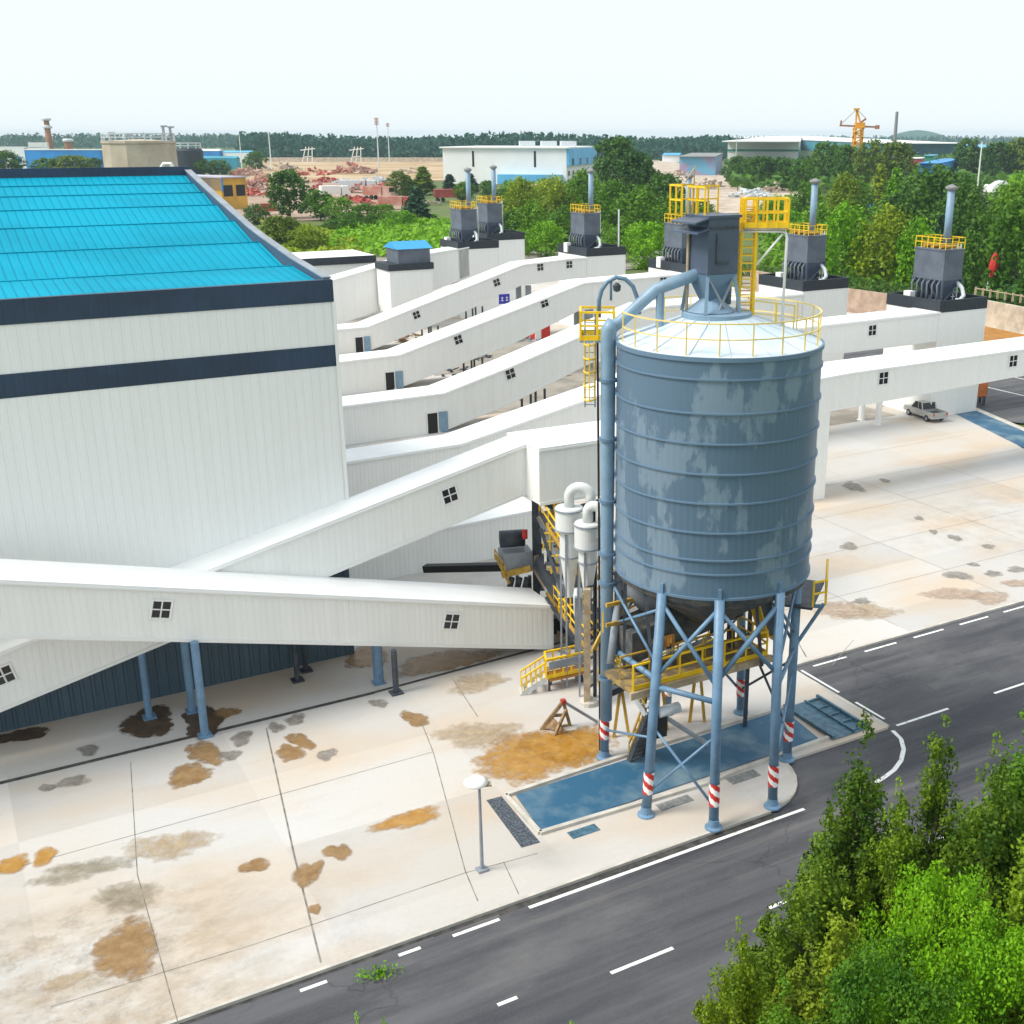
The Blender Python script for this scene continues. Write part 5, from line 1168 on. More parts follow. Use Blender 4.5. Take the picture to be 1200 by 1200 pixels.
MG = 'trees and bushes beyond the plant'
MT = [('round', 232, 206, 186, 30, 'leaf_mid', 'green tree right of the black tank'), ('round', 256, 206, 188, 30, 'leaf_dark', 'dark tree behind the roof of the yellow building'), ('round', 300, 200, 178, 24, 'leaf_mid', 'thin tree left of the white terrace pole'),
 ('round', 545, 236, 214, 24, 'leaf_mid', 'green tree between the stacks of the leftmost pair'), ('bush', 585, 246, 222, 34, 'leaf_dark', 'dark bush right of the second exhaust stack'), ('bush', 450, 262, 240, 30, 'leaf_mid', 'green bush left of the grey green pointed tree'), ('bush', 472, 270, 248, 34, 'leaf_bright', 'bright bush at the foot of the grey green pointed tree'),
 ('willow', 820, 268, 236, 40, 'leaf_mid', 'green willow behind the filter railing'), ('willow', 905, 268, 236, 44, 'leaf_bright', 'bright willow behind the yellow platform'), ('willow', 1105, 240, 206, 50, 'leaf_mid', 'green willow right below the blue roofed shed'), ('willow', 1068, 246, 206, 44, 'leaf_dark', 'dark willow left below the blue roofed shed'), ('willow', 960, 300, 244, 48, 'leaf_mid', 'green willow just behind the collector beside the silo top'),  # kind, u, v base, v top, width px, material, label
 ('round', 340, 256, 202, 50, 'leaf_dark', 'dark green rounded tree between the hall roof edge and the red scrap'),
 ('round', 376, 258, 224, 34, 'leaf_mid', 'smaller green tree touching the right of the dark rounded tree by the hall roof'),
 ('bush', 401, 262, 232, 36, 'leaf_mid', 'domed green bush in front of the white truck cab in the scrapyard'),
 ('bush', 428, 268, 240, 36, 'leaf_dark', 'dark domed bush below the long red machine'),
 ('bush', 402, 274, 251, 44, 'leaf_mid', 'low round green bush at the upper edge of the bright green bank'),
 ('round', 330, 292, 254, 44, 'leaf_olive', 'olive shrub hugging the right edge of the cyan hall roof'),
 ('bush', 362, 296, 268, 44, 'leaf_yellow', 'yellowish shrub on the bank beside the olive shrub'),
 ('bush', 300, 262, 240, 30, 'leaf_dark', 'dark shrub under the yellow walled building'),
 ('cone', 489, 262, 220, 36, 'leaf_blue', 'grey green pointed tree just left of the leftmost dust collector'),
 ('round', 468, 232, 202, 26, 'leaf_olive', 'brownish green tree at the sandy terrace edge, left of the white building'),
 ('cone', 497, 228, 196, 34, 'leaf_yellow', 'yellow green tree against the left end of the white building'),
 ('cone', 478, 230, 206, 26, 'leaf_mid', 'small pointed green tree between the brownish and the yellow green one'),
 ('cone', 527, 228, 205, 22, 'leaf_blue', 'dark bluish fir left of the leftmost exhaust stack'),
 ('cone', 552, 226, 204, 22, 'leaf_blue', 'dark bluish fir between the two leftmost exhaust stacks'),
 ('round', 572, 232, 212, 20, 'leaf_dark', 'small dark tree just left of the second exhaust stack'),
 ('willow', 611, 264, 214, 46, 'leaf_yellow', 'yellow green willow at the left end of the green bank under the white building'),
 ('willow', 646, 258, 210, 50, 'leaf_yellow', 'yellowish willow on the green bank under the red roof'),
 ('willow', 684, 258, 204, 48, 'leaf_mid', 'green willow just left of the tall dark grove'),
 ('willow', 626, 290, 242, 48, 'leaf_mid', 'bright willow in front of the left end of the green bank'),
 ('willow', 662, 284, 244, 46, 'leaf_mid', 'green willow behind the left side of the collector in front of the green bank'),
 ('willow', 600, 282, 250, 34, 'leaf_dark', 'darker tree right behind the pair of leftmost collectors'),
 ('bush', 640, 300, 262, 40, 'leaf_bright', 'bright bush low on the green bank, above the fifth gallery'),
 ('bush', 612, 298, 270, 30, 'leaf_mid', 'low bush at the foot of the bank beside the leftmost pair of towers'),
 ('round', 722, 238, 163, 56, 'leaf_dark', 'tallest dark green tree in the grove right of the white building'),
 ('round', 748, 250, 182, 52, 'leaf_dark', 'second dark tree of the grove, lower on its right'),
 ('round', 776, 262, 206, 56, 'leaf_dark', 'dark spreading tree at the right foot of the grove by the rubble track'),
 ('willow', 718, 272, 216, 50, 'leaf_mid', 'green willow behind the stack of the collector in front of the green bank'),
 ('willow', 752, 280, 226, 56, 'leaf_mid', 'green willow right of that collector, below the dark grove'),
 ('willow', 790, 284, 232, 50, 'leaf_mid', 'green willow left of the yellow rails on the silo filter'),
 ('bush', 757, 314, 262, 56, 'leaf_bright', 'large bright green bush standing alone right of the collector left of the silo filter'),
 ('bush', 725, 306, 270, 40, 'leaf_mid', 'bush behind the pale pole on the tower left of the silo filter'),
 ('round', 866, 218, 184, 34, 'leaf_dark', 'leftmost dark tree of the row under the long white shed'),
 ('round', 890, 222, 184, 34, 'leaf_dark', 'second dark tree of the row under the long white shed'),
 ('round', 915, 222, 186, 34, 'leaf_dark', 'third dark tree of the row under the long white shed'),
 ('round', 940, 226, 188, 30, 'leaf_mid', 'rightmost lighter tree of the row under the long white shed, below its green end'),
 ('round', 966, 220, 168, 40, 'leaf_dark', 'tall tree just left of the orange tower crane base'),
 ('round', 990, 222, 172, 34, 'leaf_mid', 'tree in front of the orange tower crane'),
 ('round', 1018, 224, 166, 44, 'leaf_olive', 'tall olive tree right of the orange tower crane'),
 ('round', 1046, 230, 168, 48, 'leaf_olive', 'tall olive tree below the thin dark chimney at the right'),
 ('cone', 1028, 248, 194, 26, 'leaf_yellow', 'small yellow green cone tree left of the blue tarp'),
 ('cone', 1046, 256, 198, 30, 'leaf_bright', 'bright green cone tree just above the blue tarp'),
 ('willow', 1000, 262, 214, 46, 'leaf_mid', 'green tree right of the stack beside the silo top'),
 ('willow', 985, 268, 210, 46, 'leaf_yellow', 'feathery yellow green tree behind the stack beside the silo top'),
 ('willow', 945, 262, 216, 40, 'leaf_mid', 'green tree between the rubble and the stack beside the silo top'),
 ('willow', 1092, 284, 202, 88, 'leaf_dark', 'large dark willow filling the view left of the rightmost stack'),
 ('willow', 1060, 280, 226, 50, 'leaf_dark', 'dark willow behind the left side of the large dark willow'),
 ('bush', 925, 292, 248, 60, 'leaf_bright', 'bright grassy shrub right below the rubble, behind the yellow platform'),
 ('willow', 985, 328, 246, 62, 'leaf_bright', 'bright willow right of the collector beside the silo top'),
 ('willow', 1036, 332, 252, 68, 'leaf_yellow', 'yellow green willow in front of the stone wall, left of the rightmost collector'),
 ('willow', 1070, 336, 262, 56, 'leaf_bright', 'bright willow just left of the railing on the rightmost collector'),
 ('cone', 1100, 300, 252, 30, 'leaf_blue', 'small bluish conical tree behind the top of the rightmost collector'),
 ('willow', 1128, 300, 222, 60, 'leaf_dark', 'dark tree right behind the rightmost stack'),
 ('willow', 1150, 345, 256, 66, 'leaf_dark', 'large dark tree right of the rightmost collector ladder'),
 ('willow', 1196, 352, 240, 90, 'leaf_mid', 'large green tree at the right picture edge above the stone wall'),
 ('willow', 1178, 300, 222, 60, 'leaf_mid', 'green tree under the white curved shell at the right edge'),
 ('round', 1132, 212, 164, 36, 'leaf_dark', 'dark tree left of the leaning white pole'),
 ('round', 1166, 214, 168, 40, 'leaf_dark', 'dark tree right of the leaning white pole'),
 ('round', 1194, 214, 164, 40, 'leaf_olive', 'dark olive tree at the right picture edge under the horizon'),
 ('willow', 1195, 250, 204, 50, 'leaf_bright', 'bright green tree at the right edge beside the white curved shell'),
 ('willow', 1130, 238, 206, 44, 'leaf_mid', 'green tree right of the blue roofed shed'),
 ('round', 8, 212, 178, 42, 'leaf_dark', 'dark tree at the left picture edge above the cyan roof'),
 ('round', 60, 212, 186, 40, 'leaf_dark', 'dark tree in front of the blue shed at the far left'),
 ('round', 88, 212, 183, 46, 'leaf_olive', 'olive tree just left of the big concrete tank'),
 ('round', 112, 208, 186, 22, 'leaf_dark', 'small dark tree touching the left side of the big concrete tank'),
]
for i, (kind, u, vb, vt, wp, m, lb) in enumerate(MT):
    p = G(u, vb); d = p.y; p.z = -.2
    H = (at(u, vt, d).z)+.2; wm = wp/ppm(d)
    R = {'poplar': 2.0, 'cone': 2.3, 'willow': 4.6, 'round': 3.9, 'bush': 5.2}[kind]*H/10
    tree(kind, p, H, min(2.2, max(.5, wm/2/R)), m, lb, MG, i % 3)
# low ground cover, uncountable
def cover(name, poly, n, hgt, leaf, m, label, seed):
    rng = np.random.default_rng(seed)
    C = [G(u, v) for u, v in poly]
    P = []
    lum = rng.uniform(0, 6.28, 4)
    for i in range(n):
        a, b_ = rng.uniform(0, 1, 2); 
        q0 = C[0].lerp(C[1], a); q1 = C[3].lerp(C[2], a); q = q0.lerp(q1, b_)
        hh = hgt*(.35+.65*abs(math.sin(q.x*.22+lum[0])*math.sin(q.y*.13+lum[1])))
        P.append((q.x+rng.normal()*.6, q.y+rng.normal()*.6, hh*rng.uniform(.15, 1)**.6))
    P = np.array(P); N = rng.normal(size=P.shape)*.7+np.array([0, -.2, .9]); N /= np.linalg.norm(N, axis=1)[:, None]
    me = cards(P, N, leaf, .95, rng, name); me.materials.append(MATS[m]); o = bpy.data.objects.new(name, me); COL.objects.link(o); stuff(o, label, 'undergrowth')
cover('undergrowth', [(380, 303), (560, 300), (560, 262), (400, 258)], 6000, 3.0, .75, 'leaf_bright', 'bright green creeper bank behind the galleries, left of the towers', 1)
cover('undergrowth', [(300, 310), (430, 306), (400, 275), (310, 262)], 4000, 2.6, .7, 'leaf_yellow', 'yellow green scrub along the right edge of the hall roof', 2)
cover('undergrowth', [(570, 304), (800, 302), (800, 230), (590, 212)], 9000, 4.0, .95, 'leaf_mid', 'green thicket covering the bank under the white building', 3)
cover('undergrowth', [(890, 318), (1090, 340), (1120, 240), (900, 236)], 9000, 3.6, .9, 'leaf_mid', 'green thicket behind the silo top and stone wall', 4)
cover('undergrowth', [(1100, 360), (1260, 376), (1260, 230), (1100, 236)], 8000, 3.5, .85, 'leaf_dark', 'dark thicket behind the rightmost tower', 5)
cover('undergrowth', [(860, 226), (1260, 226), (1260, 184), (850, 196)], 8000, 9.0, 3.0, 'leaf_dark', 'dark scrub below the far white sheds on the right', 6)
# the far wood along the horizon
def far_wood(name, u0, u1, Y0, Y1, n, h0, h1, label, seed, m='leaf_far'):
    rng = np.random.default_rng(seed); P = []; N = []
    for i in range(n):
        Y = rng.uniform(Y0, Y1); u = rng.uniform(u0, u1); x = at(u, 170, Y).x; H = rng.uniform(h0, h1)*(1+.10*math.sin(x*.02+seed)); r = H*rng.uniform(.14, .24)
        for k in range(18):
            z = H*rng.uniform(.06, 1); q = r*max(.22, 1-abs(z/H-.45)*1.5)
            P.append((x+rng.normal()*q*.8, Y+rng.normal()*q*.8, z)); N.append((rng.normal()*.6, -1+rng.normal()*.4, .4+rng.normal()*.4))
    P = np.array(P); N = np.array(N); N /= np.linalg.norm(N, axis=1)[:, None]
    me = cards(P, N, h1*.085, 1.0, rng, name); me.materials.append(MATS[m]); o = bpy.data.objects.new(name, me); COL.objects.link(o); stuff(o, label, 'wood')
far_wood('far_wood', 280, 860, 1250, 1500, 1300, 20, 27, 'long even wood on the horizon behind the white building', 3)
far_wood('far_wood', -80, 330, 2300, 2900, 900, 22, 28, 'bluish distant wood on the horizon at the left', 4)
far_wood('far_wood', 820, 1300, 3200, 4200, 900, 16, 24, 'faint distant wood on the horizon at the right', 5)
hl = MB(); c = at(1075, 160, 8000); hl.lathe((c.x, c.y, 0), [(230, -5), (170, 22), (110, 40), (50, 52), (1, 56)], 24); struct(hl.build('hill', 'leaf_far', smooth=True))

# ---------------------------------------------------------------- far buildings, scrap and masts
mat('far_white', (.80, .81, .82), .6, var=.04, vscale=.05); mat('far_blue', (.02, .24, .62), .5, var=.15, vscale=.05); mat('sky_blue', (.10, .42, .72), .5, var=.1, vscale=.1)
mat('far_teal', (.04, .30, .42), .5, var=.15, vscale=.06); mat('far_green', (.02, .28, .18), .6, var=.15, vscale=.08); mat('far_yellow', (.58, .33, .04), .6, var=.2, vscale=.1)
mat('tank_concrete', (.42, .35, .26), .9, col2=(.52, .45, .36), ramp=(.4, .6), vscale=.08, bump=.2); mat('sand', (.36, .24, .12), .95, col2=(.50, .38, .24), ramp=(.42, .6), vscale=.02)
mat('rubble', (.52, .44, .36), .95, col2=(.36, .27, .20), ramp=(.45, .6), vscale=.12); mat('scrap_red', (.42, .08, .06), .7, var=.35, vscale=.15); mat('scrap_pink', (.40, .15, .11), .8, col2=(.50, .34, .28), ramp=(.42, .6), vscale=.12)
mat('dark_tank', (.02, .03, .04), .7); mat('brick_red', (.36, .18, .11), .85, var=.2, vscale=.2); mat('roof_lilac', (.45, .42, .52), .7, var=.1, vscale=.1); mat('mural', (.16, .42, .62), .7, col2=(.40, .28, .42), ramp=(.45, .55), vscale=.09)
def proj_u(p):
    dz = p.z-CAMH; d = p.y*cth-dz*sth; return PPX+FOC*p.x/d
def footprint(uc, vb, ul, ur, r):
    C = G(uc, vb); dl = Vector((-math.cos(r), math.sin(r), 0)); dr = Vector((math.sin(r), math.cos(r), 0))
    def length(d, ut):
        lo, hi = 0, 3000
        if ut == uc: return .5
        for _ in range(50):
            m = (lo+hi)/2; f = proj_u(C+d*m)
            if (f > ut) == (ut < uc): lo = m
            else: hi = m
        return lo
    L1 = length(dl, ul); L2 = length(dr, ur); return C, dl*L1, dr*L2
def block(q, C, a, b_, z0, z1):
    vs = [C, C+b_, C+b_+a, C+a]; q.prism([(p.x, p.y) for p in vs], z0, z1)
def hh(u, vb, vt): return at(u, vt, G(u, vb).y).z
def windows(root, C, a, n, z, w_, h_, m='glass_dark', rows=1, dz=3.5):
    out = Vector((-a.y, a.x, 0)).normalized()
    if (C+a*.5).dot(out) > 0: out = -out
    for r in range(rows):
        for i in range(n):
            p = C+a*((i+.5)/n)+out*.12; d = a.normalized()*w_/2; zz = z+r*dz
            q = MB(); q.quad(*[Vector((p.x+s*d.x, p.y+s*d.y, zz+t*h_/2)) for s, t in ((-1, -1), (1, -1), (1, 1), (-1, 1))]); q.build('window', m, root)
def building(name, label, cat, uc, vb, ul, ur, vt, r, wall, roofm, group=None, side=None, gable=0.0):
    C, a, b_ = footprint(uc, vb, ul, ur, math.radians(r)); z = hh(uc, vb, vt)
    root = thing(name, label, cat, C, group)
    q = MB(); block(q, C, a, b_, -.2, z); q.build('wall', wall, root)
    q = MB(); e_ = .02; block(q, C-a*e_-b_*e_, a*(1+2*e_), b_*(1+2*e_), z+.02, z+max(.5, z*.04))
    if gable:
        p = [C, C+a, C+a+b_, C+b_]; m0 = C+b_*.5; m1 = C+a+b_*.5; k = len(q.v)
        vs = [Vector((x.x, x.y, z+.5)) for x in p]+[Vector((m0.x, m0.y, z+gable)), Vector((m1.x, m1.y, z+gable))]
        q.add(vs, [(0, 1, 5, 4), (2, 3, 4, 5), (0, 4, 3), (1, 2, 5)])
    q.build('roof', roofm, root)
    return root, C, a, b_, z
# big white building
root, C, a, b_, z = building('white_factory', 'big plain white factory block in the middle distance with a blue side wing', 'factory', 664, 216, 520, 697, 174, 14, 'far_white', 'far_white')
q = MB(); out = Vector((-math.sin(math.radians(14)), -math.cos(math.radians(14)), 0)); block(q, C+a*.03+out*6, a*.50, -out*5.8, .0, 5.2); q.build('annex_roof', 'sky_blue', root)
q = MB(); block(q, C+a*.03+out*5.8, a*.49, -out*5.5, -.2, -.1); 
q = MB(); rr = Vector((math.cos(math.radians(14)), -math.sin(math.radians(14)), 0)); block(q, C+rr*.1, b_*.98, rr*1.5, z*.52, z*1.0); q.build('upper_cladding', 'sky_blue', root)
windows(root, C+rr*1.6, b_, 4, z*.62, 4.5, 3.5, 'glass_dark'); windows(root, C+rr*.3, b_, 7, z*.3, 3, 2.5, 'glass_dark', 2, -4.5)
windows(root, C, a, 2, z*.7, 1.2, z*.45, 'glass_dark')
for k in (.12, .30, .5):
    q = MB(); p = C-a*0+a*k*.9+b_*.5; q.box((p.x, p.y, z+2.2), (9, 5, 3.2), .2); q.build('roof_unit', 'pale_steel', root)
b1 = building('red_roof_shed', 'low shed with a red roof right in front of the white factory corner', 'shed', 650, 214, 632, 676, 208, 30, 'far_white', 'scrap_red', gable=2.5)
b2_ = building('blue_house', 'small blue house in front of the far wood, left of the white factory', 'house', 476, 186, 468, 490, 171, 20, 'sky_blue', 'far_white'); windows(b2_[0], b2_[1], b2_[2], 3, 3, 3, 3)
building('blue_house', 'lower blue shed right beside the small blue house at the far wood', 'house', 506, 186, 492, 512, 174, 20, 'far_blue', 'far_white')
# yellow walled building behind the hall roof
root, C, a, b_, z = building('yellow_building', 'ochre yellow block with a pale lilac and blue roof peeping over the hall roof edge', 'building', 262, 246, 205, 291, 209, 38, 'far_yellow', 'roof_lilac')
q = MB(); block(q, C-a.normalized()*.3+Vector((0, 0, 0)), a, b_*.06, z-4.5, z-.05); q.build('blue_fascia', 'far_blue', root); windows(root, C, b_, 2, z*.6, 4, 4, 'black')
for (u0, u1, vb, vt, wm, rm, lb) in ((226, 262, 190, 177, 'far_blue', 'far_white', 'low blue shed right of the black tank'), (262, 300, 190, 179, 'far_white', 'sky_blue', 'pale shed with blue roof at the edge of the bluish wood'), (236, 282, 198, 186, 'far_teal', 'far_teal', 'low teal shed above the yellow building'),
        (690, 716, 186, 172, 'far_white', 'far_white', 'white shed peeping out left of the tall dark grove'), (776, 800, 190, 182, 'far_white', 'sky_blue', 'small pale shed at the head of the rubble track'), (1140, 1215, 184, 173, 'far_white', 'sky_blue', 'long pale shed behind the dark trees at the right edge'), (-20, 30, 190, 178, 'far_blue', 'far_white', 'blue shed cut by the left picture edge')):
    building('low_shed', lb, 'shed', u1-4, vb, u0, u1, vt, 8, wm, rm, gable=2)
# concrete tank
C0 = G(168, 212); wdt = 40/ppm(C0.y)
tk = thing('concrete_tank', 'big weathered many sided concrete tank with railings on its rim beyond the hall', 'tank', C0)
zt = hh(168, 212, 165); q = MB(); q.lathe((C0.x, C0.y), [(wdt*1.04, -.2), (wdt*1.02, zt*.93), (wdt*1.05, zt*.94), (wdt*1.05, zt), (wdt*.9, zt+.05), (.1, zt+1)], 12); q.build('wall', 'tank_concrete', tk)
q = MB(); q.rail([(C0.x+wdt*math.cos(x), C0.y+wdt*math.sin(x), zt) for x in np.linspace(0, 6.28, 13)], 4.0, .35, 14); q.build('railing', 'pale_steel', tk)
for j, (u, vv) in enumerate(((131, 156), (152, 158), (193, 148), (201, 149))):
    p = at(u, 168, C0.y-2); q = MB(); q.beam((p.x, p.y, zt-2), (p.x, p.y, at(u, vv, C0.y-2).z), 1.2); q.box((p.x+.6, p.y, at(u, vv, C0.y-2).z), (3.5, 1.5, 1)); q.build('vent_post', 'grey_steel', tk)
q = MB(); q.tube([at(185, 203, C0.y-wdt-8), at(192, 192, C0.y-wdt-8), at(200, 192, C0.y-wdt-8), at(206, 203, C0.y-wdt-8)], 1.2, 8); q.build('pipe', 'white', tk)
C1 = G(224, 206); wd1 = 16/ppm(C1.y); tk2 = thing('dark_tank', 'squat black round tank right of the concrete tank', 'tank', C1)
z1 = hh(224, 206, 174); q = MB(); q.lathe((C1.x, C1.y), [(wd1, -.2), (wd1, z1*.92), (wd1*.9, z1), (.1, z1*1.06)], 24); q.build('shell', 'dark_tank', tk2, smooth=False)
q = MB(); q.rail([(C1.x+wd1*.9*math.cos(x), C1.y+wd1*.9*math.sin(x), z1) for x in np.linspace(0, 6.28, 11)], 3.5, .3, 12); q.build('railing', 'pale_steel', tk2)
# left blue sheds, chimney stubs
r1 = building('blue_shed', 'long white fronted shed at the far left edge under the horizon', 'shed', 32, 200, -70, 36, 173, 6, 'far_white', 'far_white'); windows(r1[0], r1[1], r1[2], 5, 8, 8, 5, 'far_blue')
building('blue_shed', 'long bright blue shed left of the big concrete tank', 'shed', 120, 202, 32, 128, 176, 5, 'far_blue', 'far_white')
def chimney(u, vb, vt, Y, wpx, m, label, bands=(), name='chimney', taper=.7):
    p = at(u, vb, Y); zt = at(u, vt, Y).z; r = wpx/2/ppm(Y); root = thing(name, label, 'chimney', (p.x, Y, 0))
    q = MB(); q.lathe((p.x, Y), [(r*1.2, 0), (r, zt*.4), (r*taper, zt), (r*taper*.7, zt+.2)], 14); q.build('shaft', m, root)
    for k in bands: 
        q = MB(); q.lathe((p.x, Y), [(r*taper*1.05, zt*k), (r*1.35, zt*k+.5), (r*1.35, zt*k+2), (r*taper*1.05, zt*k+3)], 14); q.build('gallery_ring', 'pale_steel', root)
    return root
chimney(61, 190, 140, 1100, 8, 'brick_red', 'tall tan brick chimney over the blue shed at the far left', (.8, .97))
chimney(82, 182, 165, 1100, 9, 'brick_red', 'short brick stub right of the tall tan chimney', (.95,), taper=1.0)
q = MB()
for u in (36, 40, 44, 48, 54): p = at(u, 170, 1080); q.box(p, (3.2, 3, 4.5))
p = at(44, 174, 1080); q.box(p, (20, 3, 2)); tag(q.build('roof_vent', 'far_white'), 'row of white roof vents on the blue shed at the far left', 'vent')
chimney(1048, 172, 131, 900, 4.5, 'cover', 'thin grey brown chimney rising over the right horizon', (), taper=.75)
# sheds on the right
r2 = building('long_shed', 'long white shed with a green end wall left of the orange crane', 'shed', 935, 196, 852, 966, 166, 10, 'far_white', 'far_white', gable=3)
q = MB(); C, a, b_ = r2[1], r2[2], r2[3]; block(q, C+Vector((.4, -.4, 0)), b_*.98, b_.cross(Vector((0, 0, 1))).normalized()*.5, 0, r2[4]*.62); q.build('end_wall', 'far_green', r2[0])
q = MB(); o_ = Vector((-a.y, a.x, 0)).normalized(); o_ = -o_ if o_.y > 0 else o_; block(q, C+o_*.2, a, o_*.4, r2[4]*.62, r2[4]*.70); q.build('wall_stripe', 'far_green', r2[0])
building('long_shed', 'very long low shed with pale roof and teal wall under the right horizon', 'shed', 1128, 186, 1030, 1136, 168, 4, 'far_teal', 'far_white', gable=6)
building('long_shed', 'distant pale shed between the long white shed and the crane, near the horizon', 'shed', 1020, 172, 900, 1026, 163, 3, 'sky_blue', 'far_white', gable=5)
building('blue_shed', 'bright blue roofed shed with a teal box among the trees at the right', 'shed', 1100, 218, 1076, 1125, 192, 22, 'far_blue', 'far_blue'); building('teal_cabin', 'teal box cabin standing just above the blue roofed shed at the right', 'cabin', 1092, 200, 1082, 1098, 183, 20, 'far_green', 'far_teal')
building('red_cabin', 'pinkish red cabin left of the teal box among the right hand trees', 'cabin', 1078, 204, 1066, 1082, 186, 20, 'scrap_red', 'far_white')
building('mural_wall', 'blue and pink painted block at the top of the rubble track', 'wall', 838, 206, 796, 846, 184, 8, 'mural', 'cover')
# tarp
p = G(1032, 248); tp_ = MB(); ring_ = []
for i in range(9):
    x = p.x-5+i*1.3; ring_.append([(x, p.y-3, .1), (x+.4, p.y, 2.6+1.1*math.sin(i*1.3)), (x+.2, p.y+3.5, .1)])
for A_, B_ in zip(ring_[:-1], ring_[1:]):
    tp_.quad(A_[0], B_[0], B_[1], A_[1]); tp_.quad(A_[1], B_[1], B_[2], A_[2])
tag(tp_.build('blue_tarp', 'far_blue'), 'crumpled blue tarp tent under the bright cone tree', 'tarp')
# orange tower crane
cb = G(1003, 195); cb = at(1003, 195, 640); cr = thing('tower_crane', 'orange tower crane with short booms on the right horizon', 'crane', (cb.x, 640, 0))
zt = at(1003, 150, 640).z; q = MB(); w2 = 2.3
for x in (-w2, w2):
    for y in (-w2, w2): q.beam((cb.x+x, 640+y, 0), (cb.x+x*.8, 640+y*.8, zt), 1.0)
for i in range(12):
    z0 = zt*i/12; z1 = zt*(i+1)/12; s_ = 1 if i % 2 else -1
    q.beam((cb.x-w2*s_, 640-w2, z0), (cb.x+w2*s_, 640-w2, z1), .7); q.beam((cb.x-w2, 640-w2, z1), (cb.x+w2, 640-w2, z1), .7); q.beam((cb.x-w2, 640-w2*s_, z0), (cb.x-w2, 640+w2*s_, z1), .7)
q.build('mast', mat('crane_orange', (.80, .36, .01), .5), cr)
q = MB(); tp_ = at(1004, 128, 640); q.beam((cb.x-1.5, 640, zt), tp_, .8); q.beam((cb.x+1.8, 640, zt), tp_, .8); q.box((cb.x+.5, 640, zt+1.2), (5, 4, 3)); q.beam(tp_-Vector((1.5, 0, 0)), tp_+Vector((1.5, 0, 0)), 1); q.build('tower_head', 'crane_orange', cr)
q = MB(); q.beam(at(984, 147, 640), at(1028, 149, 640), .9); q.beam(at(1003, 148, 640), at(1015, 139, 640), .9); q.beam(at(985, 147, 640), at(986, 141, 640), .8); q.beam(at(985, 146, 640), tp_, .25); q.beam(at(1015, 139, 640), tp_, .25); q.box(at(1028, 149, 640), (2, 2, 2)); q.build('jib', 'brick_red', cr)
# masts and poles
def mast(u, vb, vt, Y, wpx, m, label, heads=(), hm='scrap_pink'):
    p = at(u, vb, Y); zt = at(u, vt, Y).z; r = wpx/2/ppm(Y); root = thing('mast', label, 'mast', (p.x, Y, 0)); q = MB(); q.tube([(p.x, Y, 0), (p.x, Y, zt)], [r, r*.6], 8); q.build('pole', m, root)
    for k in heads: q = MB(); q.box((p.x, Y, zt*k), (r*5, r*4, zt*.02)); q.build('head', hm, root)
mast(444, 195, 138, 1000, 1.7, 'pale_steel', 'taller of two red and white lattice masts over the wood', (.99, .96, .93, .90, .87)); mast(456, 180, 144, 1150, 1.4, 'pale_steel', 'shorter thin reddish mast right of the taller red and white one', (.98, .95, .92))
mast(318, 196, 153, 640, 1.6, 'white', 'thin white pole standing at the left end of the sandy terrace', (.3,)); mast(283, 190, 158, 900, 1.2, 'white', 'very thin pale pole in front of the bluish wood', ())
mast(1146, 215, 166, 420, 2.2, 'white', 'pale leaning pole among the trees on the right', ()); mast(862, 196, 160, 900, 1.2, 'pale_steel', 'thin pole at the left end of the long white shed', ())
for u, lb in ((360, 'left one of two small white pylons in front of the wood'), (417, 'right one of two small white pylons in front of the wood')):
    q = MB(); Y = 1100; p = at(u, 186, Y)
    for du in (-6, 0, 6): q.beam(at(u+du, 190, Y), at(u+du*.6+2, 172, Y), .7)
    q.beam(at(u-8, 176, Y), at(u+9, 174, Y), .8); q.beam(at(u-5, 184, Y), at(u+6, 183, Y), .7); tag(q.build('pylon', 'white'), lb, 'pylon')
# sandy terrace and rubble track
def patch(name, pts, m, z=.05, hz=0.0):
    q = MB(); P = [G(u, v) for u, v in pts]; q.prism([(p.x, p.y) for p in P], -.3, z); struct(q.build(name, m))
patch('sand_terrace', [(290, 214), (520, 212), (520, 189), (300, 188)], 'sand', .4); mat('scrap_soil', (.30, .21, .14), .95, col2=(.42, .30, .24), ramp=(.4, .62), vscale=.05, detail=9)
patch('sandy_yard', [(250, 262), (470, 255), (470, 205), (270, 206)], 'scrap_soil', .1)
patch('rubble_track', [(800, 252), (960, 248), (935, 214), (850, 206), (790, 190), (745, 186), (780, 206), (800, 226)], 'rubble', .3)
tw_ = MB(); A_, B_ = G(300, 190), G(520, 190); tw_.beam(A_+Vector((0, 0, 2)), B_+Vector((0, 0, 2)), 3, 5); tag(tw_.build('terrace_wall', 'stone_wall'), 'long pale retaining wall along the far edge of the sandy terrace', 'wall')
def scrap(u, v, n, spx, m, label, seed, name='scrap_heap', hk=.5, group='heaps in the scrapyard'):
    rng = random.Random(seed); c = G(u, v); R = spx/ppm(c.y); q = MB()
    for i in range(n):
        r = R*math.sqrt(rng.random()); a = rng.uniform(0, 6.28); x = r*math.cos(a); y = r*math.sin(a)*.8
        L_ = R*rng.uniform(.15, .5); t = rng.uniform(0, 6.28); w_ = R*rng.uniform(.05, .14); z = rng.uniform(.2, 1)*(R-r)*hk+w_
        d = Vector((math.cos(t), math.sin(t), rng.uniform(-.3, .5)))*L_; p = Vector((c.x+x, c.y+y, z)); q.beam(p-d*.5, p+d*.5, w_, w_*rng.uniform(.5, 1.3))
    return tag(q.build(name, m), label, 'scrap heap', group)
scrap(300, 222, 60, 24, 'scrap_pink', 'large pinkish scrap heap right behind the yellow building', 1); scrap(290, 206, 50, 20, 'scrap_pink', 'grey pink scrap heap above the roof of the yellow building', 2)
